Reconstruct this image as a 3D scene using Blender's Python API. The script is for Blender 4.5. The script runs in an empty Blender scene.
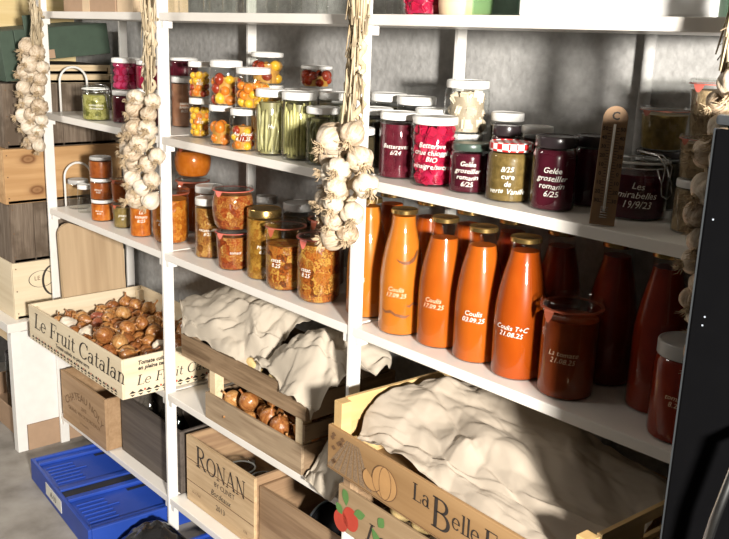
import bpy, bmesh, math, random
import numpy as np
from mathutils import Vector, Matrix, noise
C = bpy.context.scene.collection
PI = math.pi
random.seed(7)

# ------------------------------------------------------------------ materials
def _nt(name):
    m = bpy.data.materials.new(name); m.use_nodes = True
    nt = m.node_tree; nt.nodes.clear()
    out = nt.nodes.new('ShaderNodeOutputMaterial')
    return m, nt, out
def N(nt, typ, **kw):
    n = nt.nodes.new(typ)
    for k, v in kw.items():
        if k in n.inputs: n.inputs[k].default_value = v
        else: setattr(n, k, v)
    return n
def ramp(nt, fac, stops):
    r = nt.nodes.new('ShaderNodeValToRGB'); e = r.color_ramp.elements
    while len(e) < len(stops): e.new(.5)
    for i, (p, c) in enumerate(stops):
        e[i].position = p; e[i].color = (*c, 1)
    nt.links.new(fac, r.inputs[0]); return r
def coords(nt, scale=(1, 1, 1), rnd=True):
    tc = nt.nodes.new('ShaderNodeTexCoord'); mp = nt.nodes.new('ShaderNodeMapping')
    mp.inputs['Scale'].default_value = scale
    if rnd:
        oi = nt.nodes.new('ShaderNodeObjectInfo'); mu = nt.nodes.new('ShaderNodeVectorMath'); mu.operation = 'SCALE'
        cv = nt.nodes.new('ShaderNodeCombineXYZ')
        for i in range(3): nt.links.new(oi.outputs['Random'], cv.inputs[i])
        nt.links.new(cv.outputs[0], mu.inputs[0]); mu.inputs['Scale'].default_value = 37
        nt.links.new(mu.outputs[0], mp.inputs['Location'])
    nt.links.new(tc.outputs['Object'], mp.inputs[0]); return mp.outputs[0]
def bsdf(nt, out, rough=.5, metal=0, coat=0, spec=.5):
    b = N(nt, 'ShaderNodeBsdfPrincipled', Roughness=rough, Metallic=metal)
    b.inputs['Coat Weight'].default_value = coat
    b.inputs['Specular IOR Level'].default_value = spec
    nt.links.new(b.outputs[0], out.inputs[0]); return b
def bump(nt, b, h, strength=.3, dist=.002):
    bp = N(nt, 'ShaderNodeBump', Strength=strength, Distance=dist)
    nt.links.new(h, bp.inputs['Height']); nt.links.new(bp.outputs[0], b.inputs['Normal'])
def plain(name, col, rough=.5, metal=0, var=.08, scale=30, coat=0, bmp=0, spec=.5):
    m, nt, out = _nt(name); b = bsdf(nt, out, rough, metal, coat, spec)
    n = N(nt, 'ShaderNodeTexNoise', Scale=scale, Detail=4.0); nt.links.new(coords(nt), n.inputs['Vector'])
    lo = tuple(c*(1-var) for c in col); hi = tuple(min(1, c*(1+var)) for c in col)
    r = ramp(nt, n.outputs['Fac'], [(.3, lo), (.7, hi)]); nt.links.new(r.outputs[0], b.inputs['Base Color'])
    if bmp: bump(nt, b, n.outputs['Fac'], bmp)
    return m
def blotch(name, stops, scale=60, rough=.35, coat=0, detail=2, bmp=.3, cell=False, stretch=(1, 1, 1), spec=.12):
    """mottled food: a noise or cell pattern through a colour ramp"""
    m, nt, out = _nt(name); b = bsdf(nt, out, rough, 0, 0, spec)
    v = coords(nt, stretch)
    if cell:
        nz = N(nt, 'ShaderNodeTexNoise', Scale=scale*.8, Detail=2.0); nt.links.new(v, nz.inputs['Vector'])
        ad = nt.nodes.new('ShaderNodeMixRGB'); ad.blend_type = 'ADD'; ad.inputs[0].default_value = .018
        nt.links.new(v, ad.inputs[1]); nt.links.new(nz.outputs['Color'], ad.inputs[2])
        t = N(nt, 'ShaderNodeTexVoronoi', Scale=scale*.95); nt.links.new(ad.outputs[0], t.inputs['Vector'])
        sep = nt.nodes.new('ShaderNodeSeparateColor'); nt.links.new(t.outputs['Color'], sep.inputs[0])
        f = sep.outputs[0]; h = t.outputs['Distance']
    else:
        t = N(nt, 'ShaderNodeTexNoise', Scale=scale, Detail=float(detail)); nt.links.new(v, t.inputs['Vector'])
        f = h = t.outputs['Fac']
    if cell:
        n3 = N(nt, 'ShaderNodeTexNoise', Scale=scale*3.2, Detail=4.0); nt.links.new(v, n3.inputs['Vector'])
        m1 = N(nt, 'ShaderNodeMath', operation='MULTIPLY_ADD'); nt.links.new(n3.outputs['Fac'], m1.inputs[0]); m1.inputs[1].default_value = .9; m1.inputs[2].default_value = -.45
        m2 = N(nt, 'ShaderNodeMath', operation='MULTIPLY_ADD'); nt.links.new(f, m2.inputs[0]); m2.inputs[1].default_value = .75; m2.inputs[2].default_value = .12
        m3 = N(nt, 'ShaderNodeMath', operation='ADD'); nt.links.new(m1.outputs[0], m3.inputs[0]); nt.links.new(m2.outputs[0], m3.inputs[1]); f = m3.outputs[0]
    r = ramp(nt, f, stops); nt.links.new(r.outputs[0], b.inputs['Base Color'])
    if bmp: bump(nt, b, h, bmp, .003)
    return m
def wood(name, dark, light, axis=0, rough=.6, grain=26, knots=(), bmp=.25, wear=None):
    m, nt, out = _nt(name); b = bsdf(nt, out, rough, 0, 0, .3)
    sc = [1, 1, 1]; sc[axis] = .06
    v = coords(nt, sc)
    n = N(nt, 'ShaderNodeTexNoise', Scale=float(grain), Detail=6.0, Roughness=.6, Distortion=.4); nt.links.new(v, n.inputs['Vector'])
    n2 = N(nt, 'ShaderNodeTexNoise', Scale=float(grain*5), Detail=3.0); nt.links.new(v, n2.inputs['Vector'])
    mx = nt.nodes.new('ShaderNodeMixRGB'); mx.inputs[0].default_value = .35
    nt.links.new(n.outputs['Fac'], mx.inputs[1]); nt.links.new(n2.outputs['Fac'], mx.inputs[2])
    mid = tuple((a+c)/2 for a, c in zip(dark, light))
    r = ramp(nt, mx.outputs[0], [(.34, dark), (.5, mid), (.64, light)])
    col = r.outputs[0]
    if wear:
        w = N(nt, 'ShaderNodeTexNoise', Scale=9.0, Detail=5.0); nt.links.new(coords(nt), w.inputs['Vector'])
        wr = ramp(nt, w.outputs['Fac'], [(.5, (0, 0, 0)), (.62, (1, 1, 1))])
        mw = nt.nodes.new('ShaderNodeMixRGB'); nt.links.new(wr.outputs[0], mw.inputs[0])
        nt.links.new(col, mw.inputs[1]); mw.inputs[2].default_value = (*wear, 1); col = mw.outputs[0]
    if knots:
        tc = nt.nodes.new('ShaderNodeTexCoord')
        for k in knots:
            d = nt.nodes.new('ShaderNodeVectorMath'); d.operation = 'DISTANCE'
            mp = nt.nodes.new('ShaderNodeMapping'); mp.inputs['Scale'].default_value = (1, .6, 1)
            nt.links.new(tc.outputs['Object'], mp.inputs[0]); nt.links.new(mp.outputs[0], d.inputs[0])
            d.inputs[1].default_value = (k[0], k[1]*.6, k[2])
            kr = ramp(nt, d.outputs['Value'], [(0, (.8, .8, .8)), (.008, (.55, .55, .55)), (.011, (1, 1, 1)), (.02, (.15, .15, .15)), (.03, (0, 0, 0))])
            mk = nt.nodes.new('ShaderNodeMixRGB'); nt.links.new(kr.outputs[0], mk.inputs[0]); nt.links.new(col, mk.inputs[1])
            mk.inputs[2].default_value = (.16, .06, .02, 1); col = mk.outputs[0]
    nt.links.new(col, b.inputs['Base Color'])
    bump(nt, b, mx.outputs[0], bmp, .002); return m
def glassy(name, tint=(.97, .98, .97), ior=1.45, rough=.02, gloss=1.0):
    """thin clear glass: see-through with a Fresnel reflection"""
    m, nt, out = _nt(name)
    t = N(nt, 'ShaderNodeBsdfTransparent'); t.inputs[0].default_value = (*tint, 1)
    g = N(nt, 'ShaderNodeBsdfGlossy', Roughness=rough)
    lw = N(nt, 'ShaderNodeLayerWeight', Blend=.5)      # Schlick term from the facing angle
    pw = N(nt, 'ShaderNodeMath', operation='POWER'); pw.inputs[1].default_value = 4.5; nt.links.new(lw.outputs['Facing'], pw.inputs[0])
    f = N(nt, 'ShaderNodeMath', operation='MULTIPLY_ADD'); f.inputs[1].default_value = .75; f.inputs[2].default_value = .045; nt.links.new(pw.outputs[0], f.inputs[0])
    n = N(nt, 'ShaderNodeTexNoise', Scale=40.0); nt.links.new(coords(nt), n.inputs['Vector'])
    bp = N(nt, 'ShaderNodeBump', Strength=.05, Distance=.001); nt.links.new(n.outputs['Fac'], bp.inputs['Height'])
    nt.links.new(bp.outputs[0], g.inputs['Normal'])
    mu = N(nt, 'ShaderNodeMath', operation='MULTIPLY'); mu.inputs[1].default_value = gloss
    nt.links.new(f.outputs[0], mu.inputs[0])
    mx = nt.nodes.new('ShaderNodeMixShader')
    nt.links.new(mu.outputs[0], mx.inputs[0]); nt.links.new(t.outputs[0], mx.inputs[1]); nt.links.new(g.outputs[0], mx.inputs[2])
    nt.links.new(mx.outputs[0], out.inputs[0]); return m
def skin(name, stops, scale=14, coat=.25, rough=.26):
    """papery onion skin: stripes run from root to neck"""
    m, nt, out = _nt(name); b = bsdf(nt, out, rough, 0, coat)
    tc = nt.nodes.new('ShaderNodeTexCoord'); mp = nt.nodes.new('ShaderNodeMapping'); mp.inputs['Scale'].default_value = (1, 1, .12)
    nt.links.new(tc.outputs['Object'], mp.inputs[0])
    oi = nt.nodes.new('ShaderNodeObjectInfo')
    n = N(nt, 'ShaderNodeTexNoise', noise_dimensions='4D', Scale=float(scale)*.3, Detail=4.0, Roughness=.65)
    mu = N(nt, 'ShaderNodeMath', operation='MULTIPLY'); mu.inputs[1].default_value = 60
    nt.links.new(oi.outputs['Random'], mu.inputs[0]); nt.links.new(mu.outputs[0], n.inputs['W']); nt.links.new(mp.outputs[0], n.inputs['Vector'])
    ad = N(nt, 'ShaderNodeMath', operation='MULTIPLY_ADD'); nt.links.new(oi.outputs['Random'], ad.inputs[0]); ad.inputs[1].default_value = .34; ad.inputs[2].default_value = -.17
    sm = N(nt, 'ShaderNodeMath', operation='ADD'); nt.links.new(n.outputs['Fac'], sm.inputs[0]); nt.links.new(ad.outputs[0], sm.inputs[1])
    r = ramp(nt, sm.outputs[0], stops); nt.links.new(r.outputs[0], b.inputs['Base Color'])
    bump(nt, b, n.outputs['Fac'], .14, .05); return m

M = {}
M['white_paint'] = plain('white_paint', (.84, .82, .78), .38, var=.03)
M['shelf_paint'] = plain('shelf_paint', (.84, .80, .74), .33, var=.04, scale=8)
M['concrete_wall'] = blotch('concrete_wall', [(.25, (.34, .335, .325)), (.6, (.43, .425, .415)), (.8, (.50, .495, .485))], 55, .85, 0, 8, .9)
M['floor_concrete'] = blotch('floor_concrete', [(.3, (.21, .19, .165)), (.5, (.31, .285, .255)), (.72, (.39, .365, .33))], 9, .8, 0, 10, .5)
M['ceiling'] = plain('ceiling', (.6, .58, .55), .9)
M['pale_wood'] = wood('pale_wood', (.62, .46, .27), (.80, .66, .45), 0)
M['pale_wood_y'] = wood('pale_wood_y', (.62, .46, .27), (.80, .66, .45), 1)
M['crate_wood'] = wood('crate_wood', (.70, .57, .38), (.84, .73, .54), 0, grain=14)
M['crate_wood_y'] = wood('crate_wood_y', (.70, .57, .38), (.84, .73, .54), 1, grain=14)
M['kraft_wood'] = wood('kraft_wood', (.29, .19, .10), (.41, .29, .17), 0, .7, 14)
M['old_wood'] = wood('old_wood', (.13, .078, .04), (.36, .245, .145), 0, .8, 30, bmp=.6, wear=(.29, .195, .115))
M['old_wood_y'] = wood('old_wood_y', (.12, .07, .036), (.33, .225, .135), 1, .8, 30, bmp=.6, wear=(.26, .18, .11))
M['worn_wood'] = wood('worn_wood', (.18, .115, .065), (.48, .36, .235), 0, .85, 24, bmp=.7, wear=(.34, .25, .16))
M['grey_wood_z'] = wood('grey_wood_z', (.075, .05, .034), (.26, .205, .155), 2, .85, 34, bmp=.8, wear=(.11, .08, .056))
M['grey_wood_y'] = wood('grey_wood_y', (.10, .075, .055), (.27, .215, .165), 1, .85, 30, bmp=.7)
M['knot_pine'] = wood('knot_pine', (.40, .215, .085), (.62, .39, .19), 1, .5, 12, knots=((0, .085, .150), (0, .110, .042), (0, .33, .10)))
M['wine_wood'] = wood('wine_wood', (.32, .195, .10), (.46, .30, .17), 0, .6, 22)
M['ronan_wood'] = wood('ronan_wood', (.46, .31, .17), (.64, .47, .28), 0, .6, 34)
M['brown_wood'] = wood('brown_wood', (.22, .135, .075), (.40, .27, .16), 0, .65, 20)
M['brown_wood_y'] = wood('brown_wood_y', (.24, .14, .08), (.46, .30, .17), 1, .65, 20)
M['dark_grey_wood'] = wood('dark_grey_wood', (.075, .06, .05), (.15, .125, .105), 0, .75, 20)
M['orange_pine'] = wood('orange_pine', (.29, .165, .07), (.43, .265, .125), 0, .55, 9)
M['orange_pine_y'] = wood('orange_pine_y', (.54, .35, .14), (.70, .50, .25), 1, .55, 9)
M['beech'] = wood('beech', (.25, .145, .075), (.34, .21, .115), 2, .5, 20)
M['card'] = plain('card', (.42, .28, .18), .8, var=.05)
M['card_pale'] = plain('card_pale', (.66, .50, .33), .8, var=.05)
M['green_card'] = plain('green_card', (.045, .075, .05), .6, var=.1)
M['yellow_wood'] = wood('yellow_wood', (.68, .50, .22), (.84, .68, .38), 1, .6, 10)
M['glass'] = glassy('glass')
M['smoke_glass'] = glassy('smoke_glass', (.55, .55, .53))
M['green_plastic'] = glassy('green_plastic', (.84, .93, .88), gloss=1.2)
M['bag_film'] = glassy('bag_film', (.86, .86, .85), rough=.12, gloss=2.2)
M['amber_glass'] = glassy('amber_glass', (.80, .42, .22))
M['lid_white'] = plain('lid_white', (.82, .81, .78), .3, var=.02)
M['lid_grey'] = plain('lid_grey', (.46, .45, .43), .35, var=.05)
M['lid_dark'] = plain('lid_dark', (.03, .022, .024), .25, var=.1)
M['lid_green'] = plain('lid_green', (.05, .075, .06), .3, var=.1)
M['lid_gold'] = plain('lid_gold', (.46, .31, .11), .25, metal=.9, var=.1)
M['steel'] = plain('steel', (.6, .6, .6), .25, metal=1, var=.05)
M['rubber'] = plain('rubber', (.42, .10, .05), .5, var=.08)
M['rubber_pink'] = plain('rubber_pink', (.72, .17, .13), .5, var=.08)
M['chalk'] = plain('chalk', (.85, .83, .76), .7, var=.03)
M['chalk_dim'] = plain('chalk_dim', (.86, .60, .40), .7, var=.03)
M['print_black'] = plain('print_black', (.03, .022, .018), .7)
M['print_brown'] = plain('print_brown', (.16, .085, .04), .7)
M['print_faint'] = plain('print_faint', (.20, .115, .055), .8)
M['print_red'] = plain('print_red', (.48, .055, .03), .7)
M['print_green'] = plain('print_green', (.10, .22, .06), .7)
M['print_orange'] = plain('print_orange', (.46, .255, .10), .7)
M['print_lav'] = plain('print_lav', (.24, .16, .095), .8, var=.4, scale=300)
M['bl_plastic'] = plain('bl_plastic', (.018, .062, .36), .42, var=.12, scale=6)
M['bl_dark'] = plain('bl_dark', (.014, .016, .02), .55)
M['black_gloss'] = plain('black_gloss', (.004, .004, .0045), .10, var=.05, spec=.04)
M['black_matte'] = plain('black_matte', (.006, .006, .006), .6, spec=.15)
M['black_film'] = plain('black_film', (.010, .010, .011), .22, bmp=.5, scale=40)
M['rim_grey'] = plain('rim_grey', (.10, .11, .12), .3, metal=.6)
M['sticker'] = plain('sticker', (.72, .70, .63), .6)
M['foam'] = plain('foam', (.86, .86, .85), .6, var=.02)
M['cream'] = plain('cream', (.78, .60, .40), .5, var=.06)
M['paper'] = plain('paper', (.46, .40, .32), .75, var=.05, scale=12, bmp=.1)
M['paper_less_lit'] = plain('paper_less_lit', (.41, .35, .28), .75, var=.05, scale=12, bmp=.1)  # same paper, weaker light on the front right sheet put into its colour
M['board_pale'] = wood('board_pale', (.38, .26, .15), (.58, .43, .27), 2, .6, 8)
M['coulis'] = blotch('coulis', [(.3, (.39, .078, .006)), (.6, (.44, .096, .008)), (.8, (.49, .125, .013))], 14, .3, .5, 3, .1)
M['coulis_pale'] = blotch('coulis_pale', [(.3, (.50, .145, .014)), (.6, (.55, .175, .02)), (.8, (.58, .20, .027))], 12, .3, .5, 3, .1)
M['coulis_red'] = blotch('coulis_red', [(.3, (.33, .053, .004)), (.6, (.38, .067, .005)), (.8, (.42, .088, .009))], 16, .3, .5, 3, .1)
M['tomato_dark'] = blotch('tomato_dark', [(.3, (.20, .018, .005)), (.6, (.27, .026, .006)), (.8, (.32, .04, .009))], 20, .3, .5, 3, .1)
M['tomato_jar'] = blotch('tomato_jar', [(.3, (.22, .034, .005)), (.6, (.29, .05, .008)), (.8, (.34, .07, .012))], 18, .3, .5, 3, .1)
M['air_gap'] = plain('air_gap', (.20, .075, .03), .4)
M['ratatouille'] = blotch('ratatouille', [(.12, (.11, .032, .008)), (.3, (.30, .075, .013)), (.45, (.38, .145, .025)), (.6, (.20, .065, .013)), (.75, (.50, .29, .06)), (.88, (.30, .06, .012)), (.97, (.12, .085, .02))], 62, .3, .3, 2, .8, True)
M['ratatouille_red'] = blotch('ratatouille_red', [(.12, (.17, .03, .008)), (.35, (.32, .065, .015)), (.5, (.42, .19, .045)), (.62, (.21, .055, .013)), (.8, (.40, .15, .03)), (.95, (.52, .36, .13))], 75, .3, .3, 2, .7, True)
M['ratatouille_brown'] = blotch('ratatouille_brown', [(.15, (.16, .055, .015)), (.4, (.33, .13, .03)), (.55, (.42, .24, .06)), (.7, (.24, .08, .02)), (.9, (.52, .30, .08))], 80, .3, .3, 2, .7, True)
M['mustard_mix'] = blotch('mustard_mix', [(.15, (.20, .085, .012)), (.4, (.32, .165, .025)), (.6, (.40, .22, .04)), (.9, (.26, .10, .015))], 75, .3, .3, 2, .7, True)
M['chutney'] = blotch('chutney', [(.2, (.34, .085, .008)), (.5, (.50, .165, .02)), (.7, (.58, .25, .035)), (.9, (.42, .11, .012))], 90, .3, .3, 2, .6, True)
M['squash_soup'] = blotch('squash_soup', [(.3, (.42, .105, .008)), (.6, (.50, .145, .015)), (.8, (.56, .19, .025))], 60, .35, .4, 3, .2)
M['marmalade'] = blotch('marmalade', [(.25, (.34, .075, .012)), (.5, (.50, .14, .02)), (.75, (.62, .22, .035))], 70, .3, .4, 3, .4)
M['marmalade_dark'] = blotch('marmalade_dark', [(.25, (.22, .055, .015)), (.6, (.34, .09, .02)), (.8, (.42, .14, .03))], 70, .3, .4, 3, .4)
M['pesto'] = blotch('pesto', [(.3, (.16, .11, .035)), (.6, (.26, .18, .06)), (.8, (.33, .24, .09))], 90, .4, .3, 3, .3)
M['brown_sauce'] = blotch('brown_sauce', [(.3, (.26, .12, .07)), (.6, (.35, .175, .10)), (.8, (.42, .22, .13))], 30, .4, .3, 3, .2)
M['beet_core'] = blotch('beet_core', [(.3, (.22, .008, .03)), (.6, (.36, .014, .055)), (.8, (.46, .02, .08))], 60, .3, .5, 2, .3)
M['beet'] = plain('beet', (.40, .010, .045), .35, var=.3, spec=.2)
M['beet_pink'] = plain('beet_pink', (.40, .04, .11), .35, var=.3, spec=.2)
M['beet_dark'] = blotch('beet_dark', [(.3, (.06, .006, .012)), (.6, (.105, .011, .022)), (.8, (.14, .018, .03))], 50, .3, .5, 2, .3)
M['jelly'] = blotch('jelly', [(.3, (.045, .006, .012)), (.7, (.085, .010, .020))], 20, .2, .6, 2, .05)
M['gooseberry'] = blotch('gooseberry', [(.3, (.10, .067, .02)), (.6, (.165, .11, .035)), (.8, (.21, .15, .055))], 110, .35, .3, 3, .3)
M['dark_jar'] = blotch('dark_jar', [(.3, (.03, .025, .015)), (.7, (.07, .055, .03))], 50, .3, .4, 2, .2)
M['onion_white'] = plain('onion_white', (.66, .56, .42), .4, var=.12, coat=.2)
M['onion_core'] = plain('onion_core', (.38, .31, .22), .5, var=.2)
M['tom_yellow'] = plain('tom_yellow', (.76, .43, .03), .25, var=.12, coat=.5)
M['tom_orange'] = plain('tom_orange', (.66, .19, .018), .25, var=.12, coat=.5)
M['tom_red'] = plain('tom_red', (.30, .032, .010), .25, var=.12, coat=.5)
M['brine'] = blotch('brine', [(.3, (.36, .17, .035)), (.6, (.52, .27, .06)), (.8, (.60, .36, .10))], 40, .4, .3, 2, .2)
M['brine_green'] = plain('brine_green', (.24, .22, .10), .4, var=.3)
M['bean_green'] = plain('bean_green', (.44, .41, .19), .4, var=.3, scale=60, coat=.2)
M['bean_yellow'] = plain('bean_yellow', (.60, .56, .23), .4, var=.25, scale=60, coat=.2)
M['bean_dark'] = plain('bean_dark', (.20, .20, .08), .4, var=.3, scale=60, coat=.2)
M['pickle'] = blotch('pickle', [(.2, (.13, .13, .03)), (.45, (.30, .28, .075)), (.65, (.42, .40, .15)), (.9, (.20, .19, .05))], 70, .35, .3, 2, .6, True)
M['nuts'] = blotch('nuts', [(.1, (.16, .11, .06)), (.4, (.30, .21, .12)), (.7, (.42, .31, .18)), (.95, (.22, .15, .08))], 60, .5, .1, 2, 1, True)
M['garlic'] = skin('garlic', [(.2, (.27, .175, .10)), (.38, (.50, .385, .265)), (.55, (.65, .55, .425)), (.75, (.75, .675, .56))], 18, 0, .5)
M['root'] = plain('root', (.50, .38, .24), .9, var=.3)
M['straw'] = wood('straw', (.36, .26, .14), (.72, .62, .45), 2, .8, 60)
M['onion_skin'] = skin('onion_skin', [(.2, (.13, .040, .012)), (.40, (.29, .10, .028)), (.58, (.43, .19, .055)), (.80, (.64, .38, .15))])
M['shallot_red'] = skin('shallot_red', [(.2, (.20, .05, .03)), (.5, (.34, .10, .05)), (.8, (.46, .20, .10))])
M['potato'] = blotch('potato', [(.3, (.52, .36, .15)), (.6, (.66, .49, .23)), (.8, (.72, .57, .30))], 40, .6, 0, 4, .3)
def gingham():
    m, nt, out = _nt('gingham'); b = bsdf(nt, out, .45)
    tc = nt.nodes.new('ShaderNodeTexCoord')
    ck = N(nt, 'ShaderNodeTexChecker', Scale=95.0); ck.inputs[1].default_value = (.60, .02, .02, 1); ck.inputs[2].default_value = (.85, .80, .76, 1)
    nt.links.new(tc.outputs['Object'], ck.inputs[0]); nt.links.new(ck.outputs[0], b.inputs['Base Color']); return m
M['gingham'] = gingham()
def bulb_mat():
    m, nt, out = _nt('led'); e = N(nt, 'ShaderNodeEmission', Strength=1.2); e.inputs[0].default_value = (.9, .95, 1, 1)
    nt.links.new(e.outputs[0], out.inputs[0]); return m
M['led'] = bulb_mat()

# ------------------------------------------------------------------ builders
def obj(name, bm, mat, parent=None, smooth=False, label=None, loc=None):
    bmesh.ops.recalc_face_normals(bm, faces=bm.faces)
    me = bpy.data.meshes.new(name); bm.to_mesh(me); bm.free()
    if smooth:
        for p in me.polygons: p.use_smooth = True
        if smooth == 'auto':
            try: me.set_sharp_from_angle(angle=math.radians(38))
            except Exception: pass
    o = bpy.data.objects.new(name, me); C.objects.link(o)
    if mat: me.materials.append(M[mat] if isinstance(mat, str) else mat)
    if parent: o.parent = parent
    if loc: o.location = loc
    if label: o['label'] = label
    return o
def tag(o, label, cat, group=None):
    o['label'] = label; o['category'] = cat
    if group: o['group'] = group
    return o
def thing(name, label, cat, loc=(0, 0, 0), rotz=0, group=None, rot=None):
    o = bpy.data.objects.new(name, None); C.objects.link(o); o.empty_display_size = .05
    o.location = loc; o.rotation_euler = rot or (0, 0, rotz)
    return tag(o, label, cat, group)
def struct(name, bm, mat):
    o = obj(name, bm, mat); o['kind'] = 'structure'; return o
def box(bm, x0, x1, y0, y1, z0, z1, bev=0):
    t = bmesh.new()
    bmesh.ops.create_cube(t, size=1)
    for v in t.verts:
        v.co = Vector((x0+(v.co.x+.5)*(x1-x0), y0+(v.co.y+.5)*(y1-y0), z0+(v.co.z+.5)*(z1-z0)))
    if bev: bmesh.ops.bevel(t, geom=t.edges[:], offset=bev, segments=2, affect='EDGES', profile=.6)
    join(bm, t); return bm
def join(bm, t, mat=None):
    mp = {}
    for v in t.verts: mp[v] = bm.verts.new(mat @ v.co if mat else v.co)
    for f in t.faces:
        try: bm.faces.new([mp[v] for v in f.verts])
        except ValueError: pass
    t.free(); return bm
def bx(*a, bev=0): return box(bmesh.new(), *a, bev=bev)
def lathe(prof, n=40, bm=None, off=(0, 0, 0)):
    bm = bm or bmesh.new(); rings = []
    for r, z in prof:
        if r < 1e-6: rings.append([bm.verts.new((off[0], off[1], z+off[2]))])
        else: rings.append([bm.verts.new((off[0]+r*math.cos(2*PI*i/n), off[1]+r*math.sin(2*PI*i/n), z+off[2])) for i in range(n)])
    for a, b in zip(rings, rings[1:]):
        for i in range(n):
            j = (i+1) % n
            if len(a) == 1 and len(b) == 1: continue
            if len(a) == 1: bm.faces.new((a[0], b[i], b[j]))
            elif len(b) == 1: bm.faces.new((a[i], a[j], b[0]))
            else: bm.faces.new((a[i], a[j], b[j], b[i]))
    return bm
def tube(bm, pts, rad, n=8, cap=True):
    pts = [Vector(p) for p in pts]; rings = []
    if not isinstance(rad, (list, tuple)): rad = [rad]*len(pts)
    up = None
    for i, p in enumerate(pts):
        d = (pts[min(i+1, len(pts)-1)]-pts[max(i-1, 0)]).normalized()
        if up is None:
            up = Vector((0, 0, 1)) if abs(d.z) < .9 else Vector((1, 0, 0))
        s = d.cross(up).normalized(); up = s.cross(d).normalized()
        rings.append([bm.verts.new(p+(s*math.cos(2*PI*k/n)+up*math.sin(2*PI*k/n))*rad[i]) for k in range(n)])
    for a, b in zip(rings, rings[1:]):
        for k in range(n): bm.faces.new((a[k], a[(k+1) % n], b[(k+1) % n], b[k]))
    if cap:
        bm.faces.new(rings[0]); bm.faces.new(rings[-1][::-1])
    return bm
def blob(r, sx=1, sy=1, sz=1, rough=.0, seed=0, sub=2, bm=None, off=(0, 0, 0), freq=2):
    t = bmesh.new(); bmesh.ops.create_icosphere(t, subdivisions=sub, radius=1)
    for v in t.verts:
        k = 1+rough*noise.noise(v.co*freq+Vector((seed*3.1, seed*1.7, seed)))
        v.co = Vector((v.co.x*sx*r*k+off[0], v.co.y*sy*r*k+off[1], v.co.z*sz*r*k+off[2]))
    if bm is None: return t
    return join(bm, t)
def chunk(s, seed, sub=1):
    rr = random.Random(seed); t = bx(-s/2, s/2, -s/2, s/2, -s/2, s/2)
    for v in t.verts: v.co *= rr.uniform(.8, 1.12)
    bmesh.ops.bevel(t, geom=t.edges[:], offset=s*.16, segments=2, affect='EDGES'); return t

# --- text ----------------------------------------------------------------
def text_verts(s, size, shear=0, weight=0, align='CENTER', jit=0):
    cu = bpy.data.curves.new('txt', 'FONT'); cu.body = s; cu.size = size; cu.shear = shear
    cu.align_x = align; cu.offset = weight; cu.resolution_u = 2; cu.space_line = .95
    o = bpy.data.objects.new('txt', cu); C.objects.link(o)
    dg = bpy.context.evaluated_depsgraph_get(); dg.update()
    me = bpy.data.meshes.new_from_object(o.evaluated_get(dg))
    vs = [(v.co.x, v.co.y) for v in me.vertices]; fs = [tuple(p.vertices) for p in me.polygons]
    bpy.data.objects.remove(o); bpy.data.curves.remove(cu); bpy.data.meshes.remove(me)
    if jit:
        vs = [(x+jit*size*noise.noise(Vector((x*90, y*90, len(s)))), y+jit*size*noise.noise(Vector((x*70, y*40, 9+len(s))))) for x, y in vs]
    return vs, fs
def write_round(parent, s, r, z, ang, size, mat='chalk', tilt=0, name='handwriting'):
    """pen writing on a round jar, centred at direction ang (radians, world)"""
    vs, fs = text_verts(s, size*.86, .28, 0, 'CENTER', .12)
    ys = [y for _, y in vs]; mid = (min(ys)+max(ys))/2
    bm = bmesh.new(); L = []
    for x, y in vs:
        y2 = y-mid+x*tilt; a = ang+x/r
        L.append(bm.verts.new((r*math.cos(a), r*math.sin(a), z+y2)))
    for f in fs:
        try: bm.faces.new([L[i] for i in f])
        except ValueError: pass
    return obj(name, bm, mat, parent)
def write_flat(parent, s, o, u, v, size, mat, shear=0, weight=0, align='CENTER', name='lettering', n_off=.0008):
    vs, fs = text_verts(s, size, shear, weight, align)
    o, u, v = Vector(o), Vector(u).normalized(), Vector(v).normalized(); nn = u.cross(v)
    bm = bmesh.new(); L = [bm.verts.new(o+u*x+v*y+nn*n_off) for x, y in vs]
    for f in fs:
        try: bm.faces.new([L[i] for i in f])
        except ValueError: pass
    return obj(name, bm, mat, parent)
def arc(cx, cy, rx, ry, a0, a1, n=14):
    return [(cx+rx*math.cos(math.radians(a0+(a1-a0)*i/n)), cy+ry*math.sin(math.radians(a0+(a1-a0)*i/n))) for i in range(n+1)]
TK, TN = .105, .038   # thick and thin strokes
def _sf(x, y, w=.2): return ([(x-w/2, y), (x+w/2, y)], TN, TN)
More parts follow.
